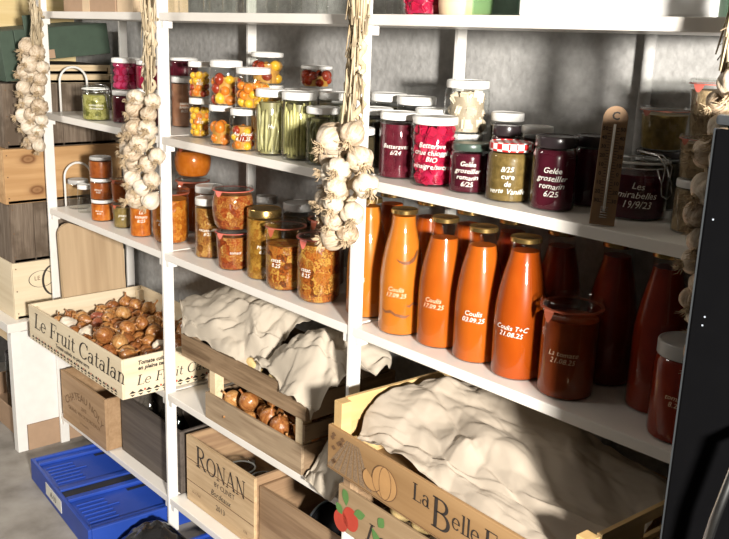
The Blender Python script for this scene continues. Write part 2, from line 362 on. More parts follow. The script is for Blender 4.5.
GL = {   # glyph: (advance, strokes (points, width in x, width in y))
 'L': (.56, [([(.13, 0), (.13, .72)], TK, TN), _sf(.13, .70, .26), ([(.02, .02), (.5, .02), (.5, .18)], TN, TN)]),
 'a': (.50, [(arc(.2, .15, .14, .135, 0, 360), .075, TN), ([(.35, .02), (.35, .32)]+arc(.21, .33, .14, .12, 0, 165, 8), .075, TN), _sf(.39, .02, .12)]),
 'B': (.68, [([(.15, 0), (.15, .72)], TK, TN), ([(.04, .70), (.3, .70)]+arc(.3, .55, .2, .15, 90, -90)+[(.15, .40)], .09, TN), ([(.15, .40), (.33, .40)]+arc(.33, .21, .24, .19, 90, -90)+[(.04, .02)], TK, TN)]),
 'e': (.48, [([(.05, .25), (.39, .25)]+arc(.22, .23, .18, .22, 0, 320, 20), .07, TN)]),
 'l': (.27, [([(.14, 0), (.14, .74)], .09, TN), _sf(.14, .02, .24), _sf(.10, .73, .14)]),
 'F': (.56, [([(.15, 0), (.15, .72)], TK, TN), _sf(.15, .02, .26), ([(.03, .70), (.52, .70), (.52, .55)], TN, TN), ([(.15, .38), (.4, .38)], TN, TN), ([(.4, .30), (.4, .46)], TN, TN)]),
 'f': (.34, [([(.14, 0), (.14, .55)]+arc(.26, .58, .12, .14, 180, 40, 8), .08, TN), ([(.02, .44), (.30, .44)], TN, TN), _sf(.14, .02, .24)]),
 'r': (.38, [([(.12, 0), (.12, .44)], .08, TN), _sf(.12, .02, .22), _sf(.08, .43, .12), (arc(.25, .28, .13, .16, 165, 45, 8), .06, TN)]),
 'u': (.54, [([(.12, .45), (.12, .16)]+arc(.25, .16, .13, .15, 180, 330, 10), .08, TN), ([(.40, .45), (.40, 0)], .08, TN), _sf(.08, .44, .12), _sf(.36, .44, .12), _sf(.45, .01, .12)]),
 'i': (.27, [([(.13, 0), (.13, .45)], .08, TN), _sf(.13, .02, .22), _sf(.09, .44, .12), ([(.13, .58), (.13, .66)], .09, .09)]),
 't': (.34, [([(.14, .62), (.14, .13)]+arc(.23, .13, .09, .11, 180, 320, 8), .08, TN), ([(.02, .44), (.30, .44)], TN, TN)]),
 'C': (.66, [(arc(.36, .36, .30, .35, 40, 320, 24), .10, TN), ([(.60, .48), (.60, .68)], TN, TN)]),
 'n': (.54, [([(.12, 0), (.12, .44)], .08, TN), _sf(.12, .02, .2), _sf(.08, .43, .12), (arc(.26, .28, .14, .16, 165, 0, 10)+[(.40, 0)], .08, TN), _sf(.40, .02, .2)]),
 'N': (.74, [([(.14, 0), (.14, .72)], TN, TN), ([(.12, .70), (.60, .0)], TK, TN), ([(.60, 0), (.60, .72)], TN, TN), _sf(.14, .02, .2), _sf(.60, .70, .2), _sf(.10, .70, .16)]),
 'R': (.68, [([(.15, 0), (.15, .72)], TK, TN), _sf(.15, .02, .24), ([(.04, .70), (.3, .70)]+arc(.3, .54, .2, .16, 90, -90)+[(.15, .38)], .09, TN), ([(.28, .38), (.56, .02), (.66, .02)], TK, TN)]),
 'O': (.76, [(arc(.37, .36, .31, .35, 0, 360, 28), .10, TN)]),
 'A': (.70, [([(.08, 0), (.33, .72)], TN, TN), ([(.33, .72), (.60, 0)], TK, TN), ([(.18, .25), (.50, .25)], TN, TN), _sf(.08, .02, .18), _sf(.60, .02, .2)]),
 'o': (.48, [(arc(.22, .22, .18, .22, 0, 360, 20), .07, TN)]),
 's': (.42, [(arc(.2, .33, .14, .11, 30, 260, 9)+arc(.2, .12, .15, .11, 90, -150, 9), .06, TN)]),
 ' ': (.30, [])}
def letters(parent, runs, o, u, v, mat, slant=0, n_off=.0010, name='lettering', squeeze=1):
    """broad-nib serif lettering; runs = [(text, size, lift)]"""
    o, u, v = Vector(o), Vector(u).normalized(), Vector(v).normalized(); nn = u.cross(v); bm = bmesh.new(); pen = 0
    for s, size, lift in runs:
        for ch in s:
            adv, strokes = GL[ch]
            for pts, wx, wy in strokes:
                L = []
                for i, p in enumerate(pts):
                    a = pts[max(i-1, 0)]; b = pts[min(i+1, len(pts)-1)]
                    if pts[0] == pts[-1] and len(pts) > 3:
                        if i == 0: a = pts[-2]
                        if i == len(pts)-1: b = pts[1]
                    dx, dy = b[0]-a[0], b[1]-a[1]; l = math.hypot(dx, dy) or 1; nx, ny = -dy/l, dx/l
                    w = math.sqrt((wx*nx)**2+(wy*ny)**2)/2
                    pr = []
                    for sg in (1, -1):
                        x = (p[0]+nx*w*sg)*size*squeeze; y = (p[1]+ny*w*sg)*size+lift
                        pr.append(bm.verts.new(o+u*(pen+x+slant*y)+v*y+nn*n_off))
                    L.append(pr)
                for p, q in zip(L, L[1:]): bm.faces.new((p[0], p[1], q[1], q[0]))
            pen += adv*size*squeeze
    return obj(name, bm, mat, parent)
def poly(bm, pts, o, u, v, n_off=.001):
    o, u, v = Vector(o), Vector(u).normalized(), Vector(v).normalized(); nn = u.cross(v)
    bm.faces.new([bm.verts.new(o+u*x+v*y+nn*n_off) for x, y in pts]); return bm

# ------------------------------------------------------------------ camera
CX, CY, CZ = 2.978, -1.217, 1.494
yaw, pitch, roll = -.8357, .2556, .0351
fw = Vector((math.sin(yaw)*math.cos(pitch), math.cos(yaw)*math.cos(pitch), -math.sin(pitch)))
rt = fw.cross(Vector((0, 0, 1))).normalized(); up = rt.cross(fw)
rr_, uu_ = rt*math.cos(roll)+up*math.sin(roll), up*math.cos(roll)-rt*math.sin(roll)
cam = bpy.data.cameras.new('camera'); co = bpy.data.objects.new('camera', cam); C.objects.link(co)
cam.sensor_width = 36; cam.lens = 893.27/729*36; cam.clip_start = .02
co.matrix_world = Matrix(((rr_.x, uu_.x, -fw.x, CX), (rr_.y, uu_.y, -fw.y, CY), (rr_.z, uu_.z, -fw.z, CZ), (0, 0, 0, 1)))
bpy.context.scene.camera = co
def face_dir(x, y, off=0):
    return math.atan2(CY-y, CX-x)+math.radians(off)

# ------------------------------------------------------------------ room
struct('floor', bx(-1.4, 3.6, -2.6, .5, -.06, 0), 'floor_concrete')
struct('wall_back', bx(-1.4, 3.6, .36, .5, 0, 2.35), 'concrete_wall')
struct('wall_left', bx(-1.4, -.95, -2.6, .36, 0, 2.35), 'concrete_wall')
struct('ceiling', bx(-1.4, 3.6, -2.6, .5, 2.35, 2.42), 'ceiling')
tag(obj('pipe', tube(bmesh.new(), [(2.035, .343, 0.02), (2.035, .343, 2.33)], .012, 12), 'concrete_wall', smooth='auto'), 'thin grey vertical pipe on the grey wall behind the clip-top jar', 'pipe')

# ------------------------------------------------------------------ shelving
SZ = [1.536, 1.21, .884, .459, .119]
PX = [-.006, .782, 1.592, 2.392]      # thin side frames
sh = thing('shelving_unit', 'long white metal shelving unit along the wall, holding the jars, bottles and crates', 'shelves')
for x in PX:
    for y0, y1 in ((0, .034), (.285, .318)):
        b = bmesh.new()
        box(b, x-.0055, x+.0055, y0-(.0025 if y0 == 0 else 0), y1-.004, 0, 2.0, .002)
        obj('post', b, 'white_paint', sh)
for i, z in enumerate(SZ):
    for k in range(3):
        x0 = PX[k]+.006; x1 = PX[k+1]-.006
        b = bmesh.new(); t = bx(x0, x1, .0, .322, z-.021, z, bev=.002)
        # notches for the posts are taken as narrower ends
        join(b, t)
        s = obj('shelf', b, 'shelf_paint', sh)
    for x in PX:
        for sx in (-1, 1):
            if x == PX[0] and sx < 0: continue
            if x == PX[3] and sx > 0: continue
            b = bx(min(x+sx*.0062, x+sx*.026), max(x+sx*.0062, x+sx*.026), .003, .03, z-.040, z-.0215, bev=.001)
            obj('shelf_bracket', b, 'white_paint', sh)
for z in (1.21, .884):
    pts = [(-.004, .062, z-.01), (-.004, .062, z+.10)]+[(-.004, .1105-.0485*math.cos(a), z+.10+.0485*math.sin(a)) for a in np.linspace(.2, PI-.2, 12)]+[(-.004, .159, z+.10), (-.004, .159, z-.01)]
    obj('end_hoop', tube(bmesh.new(), pts, .004, 8), 'white_paint', sh, smooth=True, label='white wire hoop at the end of the shelf')

# ------------------------------------------------------------------ jars
def scale_prof(p, r, h): return [(a*r, b*h) for a, b in p]
def inset(prof, d, ztop, zbot=.003):
    """food filling just inside a glass outline up to ztop"""
    pts = []; last = None
    for r, z in prof:
        if r <= 1e-6: continue
        zz = max(z, zbot)
        if zz > ztop:
            if last and last[1] < ztop:
                f = (ztop-last[1])/(zz-last[1]); pts.append((max(last[0]+(r-last[0])*f-d, .002), ztop))
            break
        pts.append((max(r-d, .002), zz)); last = (r, zz)
    if pts[-1][1] < ztop-1e-5: pts.append((pts[-1][0], ztop))
    return [(0, pts[0][1])]+pts+[(0, ztop)]
PROF = {
 'screw': [(0, 0), (.90, 0), (.97, .015), (1, .05), (1, .74), (.98, .80), (.90, .85), (.86, .87), (.86, .95)],
 'straight': [(0, 0), (.92, 0), (.98, .015), (1, .04), (1, .86), (.97, .885), (.90, .90), (.90, .96)],
 'facet': [(0, 0), (.90, 0), (.98, .02), (1, .06), (1, .72), (.97, .78), (.88, .84), (.86, .86), (.86, .95)],
 'tulip': [(0, 0), (.62, 0), (.76, .02), (.88, .12), (.97, .30), (1, .50), (.98, .68), (.92, .80), (.88, .86), (.93, .89), (.96, .905)],
 'mold': [(0, 0), (.72, 0), (.80, .02), (.84, .08), (.92, .70), (.95, .84), (.99, .86), (1, .88)],
 'weck': [(0, 0), (.68, 0), (.82, .02), (.92, .08), (.96, .18), (.97, .60), (.95, .82), (.93, .87), (1, .89), (1, .91)],
 'cyl': [(0, 0), (.80, 0), (.88, .015), (.90, .05), (.90, .82), (.92, .86), (1, .885), (1, .91)],
 'bowl': [(0, 0), (.60, 0), (.78, .04), (.93, .18), (1, .40), (.99, .60), (.90, .78), (.82, .85), (.88, .88), (.90, .90)],
 'bottle': [(0, 0), (.86, 0), (.95, .008), (1, .025), (1, .40), (.975, .50), (.90, .60), (.78, .71), (.66, .80), (.57, .87), (.54, .93), (.56, .955)],
 'clip': [(0, 0), (.88, 0), (.97, .03), (1, .08), (1, .66), (.94, .76), (.86, .81), (.86, .86), (.92, .87)]}
LIDK = {'screw': (.95, .85), 'straight': (.98, .885), 'facet': (.95, .85)}
def put(parent, name, bm, mat, at, rot=None, label=None, smooth=True):
    o = obj(name, bm, mat, parent, smooth, label); o.location = at
    if rot: o.rotation_euler = rot
    return o
def fill_balls(t, r, h0, h1, size, mats, seed, core):
    rr = random.Random(seed)
    obj('brine', lathe([(0, h0), (r*.74, h0), (r*.74, h1-size*.7), (0, h1-size*.7)], 24), core, t, 'auto')
    ms = {}
    z = h0+size*.95; k = 0
    while z < h1:
        n = max(4, int(2*PI*(r-size)/(size*1.95)))
        for i in range(n):
            a = 2*PI*(i+.5*(k % 2)+rr.uniform(-.12, .12))/n+seed; mt = rr.choice(mats); s = size*rr.uniform(.86, 1.05); d = r-size*1.04
            if mt not in ms: ms[mt] = len(ms)
            put(t, 'cherry_tomato', blob(s, 1, 1, rr.uniform(.9, 1.2), .05, rr.random()*9), mt, (d*math.cos(a), d*math.sin(a), min(z+rr.uniform(-.3, .3)*size, h1-size*.6)))
        z += size*1.62; k += 1
def fill_sticks(t, r, h0, h1, mat, seed, n, thick, lean, core):
    rr = random.Random(seed)
    obj('brine', lathe([(0, h0), (r*.72, h0), (r*.72, h1*.93), (0, h1*.93)], 24), core, t, 'auto')
    for i in range(n):
        a = 2*PI*i/n+rr.uniform(-.06, .06); b = a+rr.uniform(-lean, lean); R = r-thick*1.3
        top = h1-rr.uniform(0, .22)*(h1-h0); z0 = h0+thick+rr.uniform(0, .05)*(h1-h0)
        pts = [(R*math.cos(a+(b-a)*q)*(1-.04*math.sin(PI*q)), R*math.sin(a+(b-a)*q)*(1-.04*math.sin(PI*q)), z0+(top-z0)*q) for q in np.linspace(0, 1, 8)]
        obj('bean', tube(bmesh.new(), pts, [thick*.5]+[thick]*6+[thick*.45], 7), mat, t, True)
def fill_cubes(t, r, h0, h1, size, mat, seed, core, nm):
    rr = random.Random(seed)
    obj('brine', lathe([(0, h0), (r*.78, h0), (r*.78, h1-size*.6), (0, h1-size*.6)], 24), core, t, 'auto')
    z = h0+size*.6; k = 0
    while z < h1:
        n = int(2*PI*(r-size*.6)/(size*1.08))
        for i in range(n):
            a = 2*PI*(i+.5*(k % 2)+rr.uniform(-.15, .15))/n; d = r-size*.78
            put(t, nm, chunk(size*rr.uniform(.9, 1.1), rr.random()), mat, (d*math.cos(a), d*math.sin(a), z+rr.uniform(-.15, .15)*size), (rr.uniform(0, 3), rr.uniform(0, 3), rr.uniform(0, 3)), smooth='auto')
        z += size*.98; k += 1

def jar(name, label, group, x, y, z, r, h, kind, food, lid='lid_white', text=None, off=0, fill=.82, tz=.45, ts=.014, tm='chalk', cat='jar', glass='glass', tilt=-.03):
    t = thing(name, label, cat, (x, y, z+.0004), 0, group)
    n = 8 if kind == 'facet' else 40
    pr = scale_prof(PROF[kind], r, h)
    obj('glass_body', lathe(pr, 40), glass, t, 'auto' if kind != 'tulip' else True)
    if food and not callable(food):
        f = lathe(inset(pr, .0016, h*fill), 40)
        obj('contents', f, food, t, 'auto')
    elif food: food(t, r-.0018, .004, h*fill)
    if kind in LIDK:
        lr, lz = LIDK[kind]; lr *= r; z0 = lz*h
        obj('lid', lathe([(lr*.97, z0), (lr, z0+.0015), (lr, h-.003), (lr*.975, h-.0008), (lr*.93, h), (lr*.90, h-.0012), (0, h-.0012)], 40), lid, t, 'auto')
    elif kind == 'bottle':
        lr = r*.60
        obj('cap', lathe([(lr*.95, h*.963), (lr, h*.966), (lr, h-.002), (lr*.93, h), (lr*.85, h-.001), (0, h-.001)], 32), lid, t, 'auto')
    elif kind == 'clip':
        obj('rubber_seal', lathe([(.93*r, .872*h), (1.0*r, .875*h), (1.0*r, .90*h), (.93*r, .905*h)], 40), 'lid_white' if lid != 'steel' else 'lid_white', t, 'auto')
        obj('glass_lid', lathe([(.92*r, .91*h), (.98*r, .915*h), (.98*r, .94*h), (.9*r, .955*h), (.7*r, .975*h), (0, h)], 40), glass, t, 'auto')
        b = bmesh.new()
        a = face_dir(x, y, 55); ca, sa = math.cos(a), math.sin(a)
        def at(u, v, zz): return (u*ca-v*sa, u*sa+v*ca, zz)
        ring = [(r*.9*math.cos(q), r*.9*math.sin(q), .80*h) for q in np.linspace(0, 2*PI, 40)]
        tube(b, ring, .0014, 6)
        for s in (-1, 1):
            tube(b, [at(.9*r, s*.25*r, .80*h), at(1.1*r, s*.25*r, .60*h), at(1.15*r, s*.25*r, .42*h)], .0014, 6)
            tube(b, [at(1.08*r, s*.18*r, .62*h), at(1.12*r, s*.18*r, .85*h), at(.8*r, s*.10*r, 1.0*h), at(0, s*.05*r, 1.03*h)], .0014, 6)
        tube(b, [at(1.15*r, -.25*r, .42*h), at(1.18*r, 0, .36*h), at(1.15*r, .25*r, .42*h)], .0014, 6)
        obj('wire_bail', b, 'steel', t, True)
    else:   # glass-lidded preserving jar
        rim = pr[-1][0]
        obj('rubber_ring', lathe([(rim*.90, .910*h), (rim*1.008, .910*h), (rim*1.01, .922*h), (rim*.90, .924*h)], 40), lid, t, 'auto')
        a = face_dir(x, y, -42); b = bmesh.new()
        vs = []
        for k, (wd, dz) in enumerate(((.20, .918), (.19, .90), (.14, .85), (.06, .80), (.0, .79))):
            rad = rim*1.03+(.0015 if k else 0)
            for s in (-1, 1): vs.append(b.verts.new((rad*math.cos(a+s*wd), rad*math.sin(a+s*wd), dz*h)))
        for k in range(4):
            q = vs[2*k:2*k+4]
            b.faces.new((q[0], q[1], q[3], q[2]))
        obj('ring_tab', b, lid, t)
        obj('glass_lid', lathe([(0, .93*h), (rim*.97, .93*h), (rim*1.0, .94*h), (rim*1.0, .975*h), (rim*.95, h), (rim*.86, h), (rim*.82, .97*h), (0, .96*h)], 40), glass, t, 'auto')
    if text:
        # radius of the glass at the writing height
        zt = tz*h; rad = r
        for (r0, z0), (r1, z1) in zip(pr, pr[1:]):
            if z0 <= zt <= z1 and z1 > z0: rad = r0+(r1-r0)*(zt-z0)/(z1-z0)
        write_round(t, text, rad+.0012, zt, face_dir(x, y, off), ts, tm, tilt)
    return t
S1, S2, S3, S4, S5 = SZ
balls = lambda mats, size, seed: (lambda t, r, a, b: fill_balls(t, r, a, b, size, mats, seed, 'brine'))
sticks = lambda mat, seed, n, th, lean: (lambda t, r, a, b: fill_sticks(t, r, a, b, mat, seed, n, th, lean, 'brine_green'))
cubes = lambda mat, core, size, seed, nm: (lambda t, r, a, b: fill_cubes(t, r, a, b, size, mat, seed, core, nm))
Y_, O_, R_ = 'tom_yellow', 'tom_orange', 'tom_red'
J = jar
# second shelf, left bay
J('pickle_jar', 'squat clip-top jar of sliced green pickles with white writing', None, .299, .046, S2, .042, .108, 'clip', 'pickle', text='cornichons\nfermentés', ts=.012, tz=.4, fill=.72)
J('beetroot_jar', 'lower jar of dark pink beetroot, left of the middle-left garlic braid', 'beetroot jars in the left bay', .412, .092, S2, .044, .098, 'screw', 'beet_dark', fill=.84)
J('beetroot_jar', 'bright pink beetroot jar stacked on another, left of the middle-left garlic braid', 'beetroot jars in the left bay', .416, .094, S2+.0985, .047, .096, 'screw', cubes('beet_pink', 'beet_core', .02, 3, 'beet_cube'), fill=.86)
J('beetroot_jar', 'lower beetroot jar mostly hidden behind the middle-left garlic braid', 'beetroot jars in the left bay', .508, .121, S2, .042, .108, 'screw', 'beet_dark')
J('beetroot_jar', 'upper beetroot jar with white lid mostly hidden behind the middle-left garlic braid', 'beetroot jars in the left bay', .510, .122, S2+.1085, .042, .082, 'screw', 'beet_core')
# second shelf, middle bay
J('sauce_jar', 'tall jar of brown sauce with a white lid, under the small dark red jar', 'tall brown sauce jars', .580, .195, S2, .038, .148, 'straight', 'brown_sauce', text='sauce\nbrune\n8/25', ts=.014, tz=.4, fill=.86)
J('sauce_jar', 'tall brown sauce jar half hidden behind the front stack of small tomato jars', 'tall brown sauce jars', .505, .262, S2, .036, .130, 'straight', 'brown_sauce', fill=.86)
J('jam_jar', 'small dark red jar with white lid stacked on the tall brown sauce jar', None, .584, .195, S2+.1485, .043, .054, 'screw', 'beet_dark')
J('tomato_jar', 'small jar of yellow tomatoes, bottom of the stack nearest the second post', 'small cherry tomato jars', .840, .090, S2, .030, .106, 'screw', balls([Y_, Y_, O_], .0095, 1), text='t.c.\n8/25', ts=.012, fill=.74)
J('tomato_jar', 'small jar of yellow and orange tomatoes, top of the stack nearest the second post', 'small cherry tomato jars', .840, .090, S2+.1065, .031, .096, 'screw', balls([Y_, Y_, O_, R_], .0095, 2), text='t.c.\n8/25', ts=.012, fill=.76)
J('tomato_jar', 'small half-filled jar of one big yellow tomato under the jar of red and yellow ones', 'small cherry tomato jars', 1.008, .050, S2, .032, .102, 'screw', balls([Y_, O_, 'brine'], .015, 3), fill=.6)
J('tomato_jar', 'wide jar with dark red tomato above yellow ones, second stack from the second post', 'wide cherry tomato jars', 1.028, .054, S2+.1025, .043, .110, 'screw', balls([R_, O_, Y_, O_], .0135, 4), fill=.72)
J('tomato_jar', 'small tomato jar with big white handwriting below the jar of yellow tomatoes', 'small cherry tomato jars', 1.130, .034, S2, .032, .102, 'screw', balls([R_, Y_, O_], .011, 5), text='Au chaud\n4.11.25', ts=.015, tz=.36, fill=.66)
J('tomato_jar', 'wide jar of mostly yellow tomatoes, top of the stack beside the green beans', 'wide cherry tomato jars', 1.152, .050, S2+.1025, .044, .098, 'screw', balls([Y_, Y_, Y_, O_], .0115, 6), fill=.72)
J('pickle_jar', 'jar with white lid standing behind the tomato jars, under a yellow tomato jar', None, 1.000, .200, S2, .044, .150, 'straight', 'brine')
J('tomato_jar', 'jar with one yellow tomato over dark sauce, behind and above the green beans', None, 1.000, .200, S2+.1505, .045, .083, 'screw', balls([Y_, R_, 'brine'], .016, 7), fill=.78)
J('pickle_jar', 'tall white-lidded jar under the small jar of dark tomatoes by the wall', None, 1.140, .255, S2, .042, .150, 'straight', 'dark_jar')
J('tomato_jar', 'small jar of dark red tomatoes by the wall above the yellow beans', None, 1.140, .255, S2+.1505, .043, .055, 'screw', balls([R_, 'tomato_dark'], .013, 8), fill=.7)
J('bean_jar', 'tall jar of cut green beans packed at all angles', 'tall bean jars', 1.222, .052, S2, .037, .155, 'straight', sticks('bean_green', 1, 24, .0042, .9), text='Hv', ts=.016, fill=.86)
J('bean_jar', 'tall jar of long straight yellow-green beans', 'tall bean jars', 1.322, .060, S2, .041, .155, 'straight', sticks('bean_yellow', 2, 26, .0046, .12), fill=.88)
J('bean_jar', 'shorter jar of dark green beans left of the long garlic braid', 'tall bean jars', 1.410, .060, S2, .039, .128, 'straight', sticks('bean_dark', 3, 24, .0042, .5), fill=.86)
J('preserve_jar', 'white-lidded jar behind the cut green beans', 'jars at the back of the second shelf', 1.190, .165, S2, .044, .151, 'straight', 'brine_green')
J('preserve_jar', 'white-lidded jar behind the yellow and dark beans', 'jars at the back of the second shelf', 1.330, .165, S2, .042, .153, 'straight', 'brine_green')
# second shelf, right bay
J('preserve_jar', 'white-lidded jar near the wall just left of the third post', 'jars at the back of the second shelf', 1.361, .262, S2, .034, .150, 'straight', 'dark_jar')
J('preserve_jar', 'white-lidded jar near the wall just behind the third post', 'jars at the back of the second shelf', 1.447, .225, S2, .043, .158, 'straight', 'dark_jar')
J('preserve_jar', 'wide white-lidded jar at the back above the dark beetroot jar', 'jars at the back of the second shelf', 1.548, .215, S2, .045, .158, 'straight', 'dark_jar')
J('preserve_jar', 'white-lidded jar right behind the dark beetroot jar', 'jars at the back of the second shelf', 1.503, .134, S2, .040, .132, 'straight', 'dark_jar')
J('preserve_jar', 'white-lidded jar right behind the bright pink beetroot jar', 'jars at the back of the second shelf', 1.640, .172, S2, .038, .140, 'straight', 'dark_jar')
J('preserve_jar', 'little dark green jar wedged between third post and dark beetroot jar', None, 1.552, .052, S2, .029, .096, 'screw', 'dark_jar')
J('beetroot_jar', 'dark purple beetroot jar with white lid, beside the third post', 'beetroot jars at the shelf front', 1.632, .082, S2, .040, .135, 'straight', 'beet_dark', text='Betteraves\n6/24', ts=.015, off=-8, fill=.82)
J('beetroot_jar', 'bright pink beetroot cubes in a jar covered in white writing', 'beetroot jars at the shelf front', 1.742, .076, S2, .046, .136, 'straight', cubes('beet', 'beet_core', .019, 5, 'beet_cube'), text='Betterave\ncrue chioggia\nBIO\nvinaigre/sucre', ts=.0165, off=-6, fill=.84, tz=.44)
J('jam_jar', 'dark jar with white lid under the jar of onion cubes', None, 1.742, .172, S2, .035, .098, 'screw', 'jelly')
J('onion_jar', 'jar of pale onion cubes stacked highest at the back', None, 1.738, .170, S2+.0985, .046, .106, 'screw', cubes('onion_white', 'onion_core', .026, 9, 'onion_cube'), fill=.84)
J('jelly_jar', 'dark red jelly jar with green-black lid and white writing', 'dark red jelly jars', 1.836, .078, S2, .038, .094, 'facet', 'jelly', 'lid_green', text='Gelée\ngroseiller\nromarin\n6/25', ts=.0155, off=-5, fill=.8, tz=.4)
J('jam_jar', 'olive brown jam jar with red and white checked lid', None, 1.938, .074, S2, .042, .107, 'facet', 'gooseberry', 'gingham', text='8/25 \ncure\nde\nverte Vanille', ts=.016, off=-4, fill=.82, tz=.38)
J('jelly_jar', 'taller dark red jelly jar with black lid, right of the checked lid', 'dark red jelly jars', 2.039, .072, S2, .039, .128, 'facet', 'jelly', 'lid_dark', text='Gelée\ngroseiller\nromarin\n6/25', ts=.0165, off=-5, fill=.82, tz=.4)
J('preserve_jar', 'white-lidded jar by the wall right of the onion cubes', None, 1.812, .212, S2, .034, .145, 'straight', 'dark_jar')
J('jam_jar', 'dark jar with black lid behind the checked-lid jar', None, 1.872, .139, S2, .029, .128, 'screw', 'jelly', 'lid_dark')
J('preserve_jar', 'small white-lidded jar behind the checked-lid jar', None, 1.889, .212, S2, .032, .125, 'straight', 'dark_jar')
J('jelly_jar', 'dark jelly jar in shade behind the tallest jelly jar', None, 2.052, .158, S2, .033, .126, 'facet', 'jelly', 'lid_dark')
J('gherkin_jar', 'wide dark clip-top jar with wire bail behind the thermometer', None, 2.158, .140, S2, .055, .108, 'clip', 'jelly', text='Les\nmirabelles\n19/9/23', ts=.019, off=6, fill=.7, tz=.4)
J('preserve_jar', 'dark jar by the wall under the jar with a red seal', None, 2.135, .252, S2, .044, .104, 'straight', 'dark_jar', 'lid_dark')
J('preserve_jar', 'dim jar with red rubber seal and glass lid behind the thermometer', None, 2.135, .252, S2+.1045, .044, .076, 'mold', 'pesto', 'rubber')
J('nut_jar', 'dim jar under the widest jar of nuts at the right end', 'jars of nuts at the right end', 2.258, .205, S2, .044, .135, 'straight', 'nuts', 'lid_white')
J('nut_jar', 'widest jar of nuts with red tab, topmost at the right end', 'jars of nuts at the right end', 2.262, .205, S2+.1355, .055, .100, 'mold', 'nuts', 'rubber_pink')
J('nut_jar', 'jar of small nuts with white lid, bottom of the stack by right-hand garlic', 'jars of nuts at the right end', 2.288, .102, S2, .031, .084, 'screw', 'nuts')
J('nut_jar', 'small jar of nuts with red seal stacked on a white lid by right-hand garlic', 'jars of nuts at the right end', 2.288, .102, S2+.0845, .033, .068, 'mold', 'nuts', 'rubber')
# third shelf, left bay
J('empty_jar', 'empty clear jar with grey lid at the left end of the third shelf', None, .052, .085, S3, .036, .100, 'screw', None, 'lid_grey')
J('empty_jar', 'smaller empty glass jar between the larger empty jar and amber stack', None, .133, .070, S3, .024, .094, 'screw', None, 'lid_white')
for k, (w, c) in enumerate((('bottom of the stack of three, brightest orange', 'marmalade'), ('middle of the stack of three', 'marmalade_dark'), ('top of the stack of three, grey lid', 'marmalade_dark'))):
    J('marmalade_jar', 'small amber marmalade jar, '+w, 'stack of three marmalade jars', .280, .062, S3+k*.0692, .036, .069, 'screw', c, 'lid_white' if k < 2 else 'lid_grey', text='abricot\n6/25' if k < 2 else None, ts=.010, off=-18, fill=.8)
J('pesto_jar', 'small brownish green jar right of the amber stack', None, .416, .064, S3, .033, .080, 'mold', 'pesto', 'rubber', text='pesto\nail', ts=.013)
J('chutney_jar', 'dark brown jar stacked on the brownish green jar', None, .416, .064, S3+.0805, .034, .078, 'mold', 'marmalade_dark', 'rubber')
J('tomato_jar', 'orange tomato preserve jar with white writing below the middle-left garlic braid', None, .553, .055, S3, .036, .140, 'cyl', 'marmalade', 'rubber', text='La\ntomate\n8/25', ts=.016, fill=.84)
J('chutney_jar', 'large orange chutney jar right behind the second post', None, .668, .092, S3, .055, .160, 'weck', 'chutney', 'rubber', text='chutney\n6.24', ts=.014, off=-32, fill=.80, tz=.4)
J('preserve_jar', 'jar with glass lid under the round jar of orange soup', None, .572, .225, S3, .053, .172, 'weck', 'tomato_jar', 'rubber')
J('soup_jar', 'round-bellied jar of smooth orange soup, highest on the third shelf', None, .575, .225, S3+.1725, .057, .098, 'bowl', 'squash_soup', 'rubber', fill=.80)
J('sauce_jar', 'dark brown jar with white lid behind the slim mixed vegetable jar', None, .748, .175, S3, .042, .172, 'straight', 'air_gap', fill=.88)
# third shelf, middle bay
J('ratatouille_jar', 'slim jar of brown mixed vegetables with white lid', None, .886, .084, S3, .036, .166, 'straight', 'ratatouille_brown', text='ratatouille\n8/25', ts=.014, off=-4, fill=.84)
J('ratatouille_jar', 'red-tabbed jar of bright vegetables, lower of the stacked pair', 'stacked jars with red tabs', 1.031, .069, S3, .047, .108, 'mold', 'ratatouille_red', 'rubber_pink', text='tomate', ts=.013, off=10, fill=.82)
J('ratatouille_jar', 'rounded red-tabbed jar of vegetables, upper of the stacked pair', 'stacked jars with red tabs', 1.033, .069, S3+.1085, .055, .112, 'tulip', 'ratatouille_red', 'rubber_pink', fill=.82)
J('ratatouille_jar', 'tall jar of yellowish pickle with gold lid', None, 1.152, .085, S3, .045, .180, 'straight', 'mustard_mix', 'lid_gold', text='Melon\n6.25', ts=.015, off=-4, fill=.86)
J('preserve_jar', 'small grey-lidded jar at the back behind the gold lid', None, .995, .205, S3, .030, .176, 'straight', 'dark_jar', 'lid_grey')
J('preserve_jar', 'wide grey-lidded jar at the back between gold lid and garlic braid', None, 1.133, .210, S3, .043, .180, 'straight', 'dark_jar', 'lid_grey')
J('ratatouille_jar', 'tall glass-lidded jar of orange vegetables with air gap at the top', None, 1.264, .069, S3, .051, .170, 'weck', 'ratatouille', 'rubber', text='ratat.\n8.25', ts=.016, off=-28, fill=.66, tz=.42)
J('ratatouille_jar', 'largest glass-lidded jar of vegetables with red tab, beside the long garlic braid', None, 1.393, .071, S3, .054, .166, 'weck', 'ratatouille', 'rubber_pink', text='ratat.\n8.25', ts=.016, off=-36, fill=.84, tz=.45)
J('preserve_jar', 'dark glass-lidded jar behind the two largest vegetable jars', None, 1.290, .180, S3, .050, .180, 'cyl', 'air_gap', 'rubber')
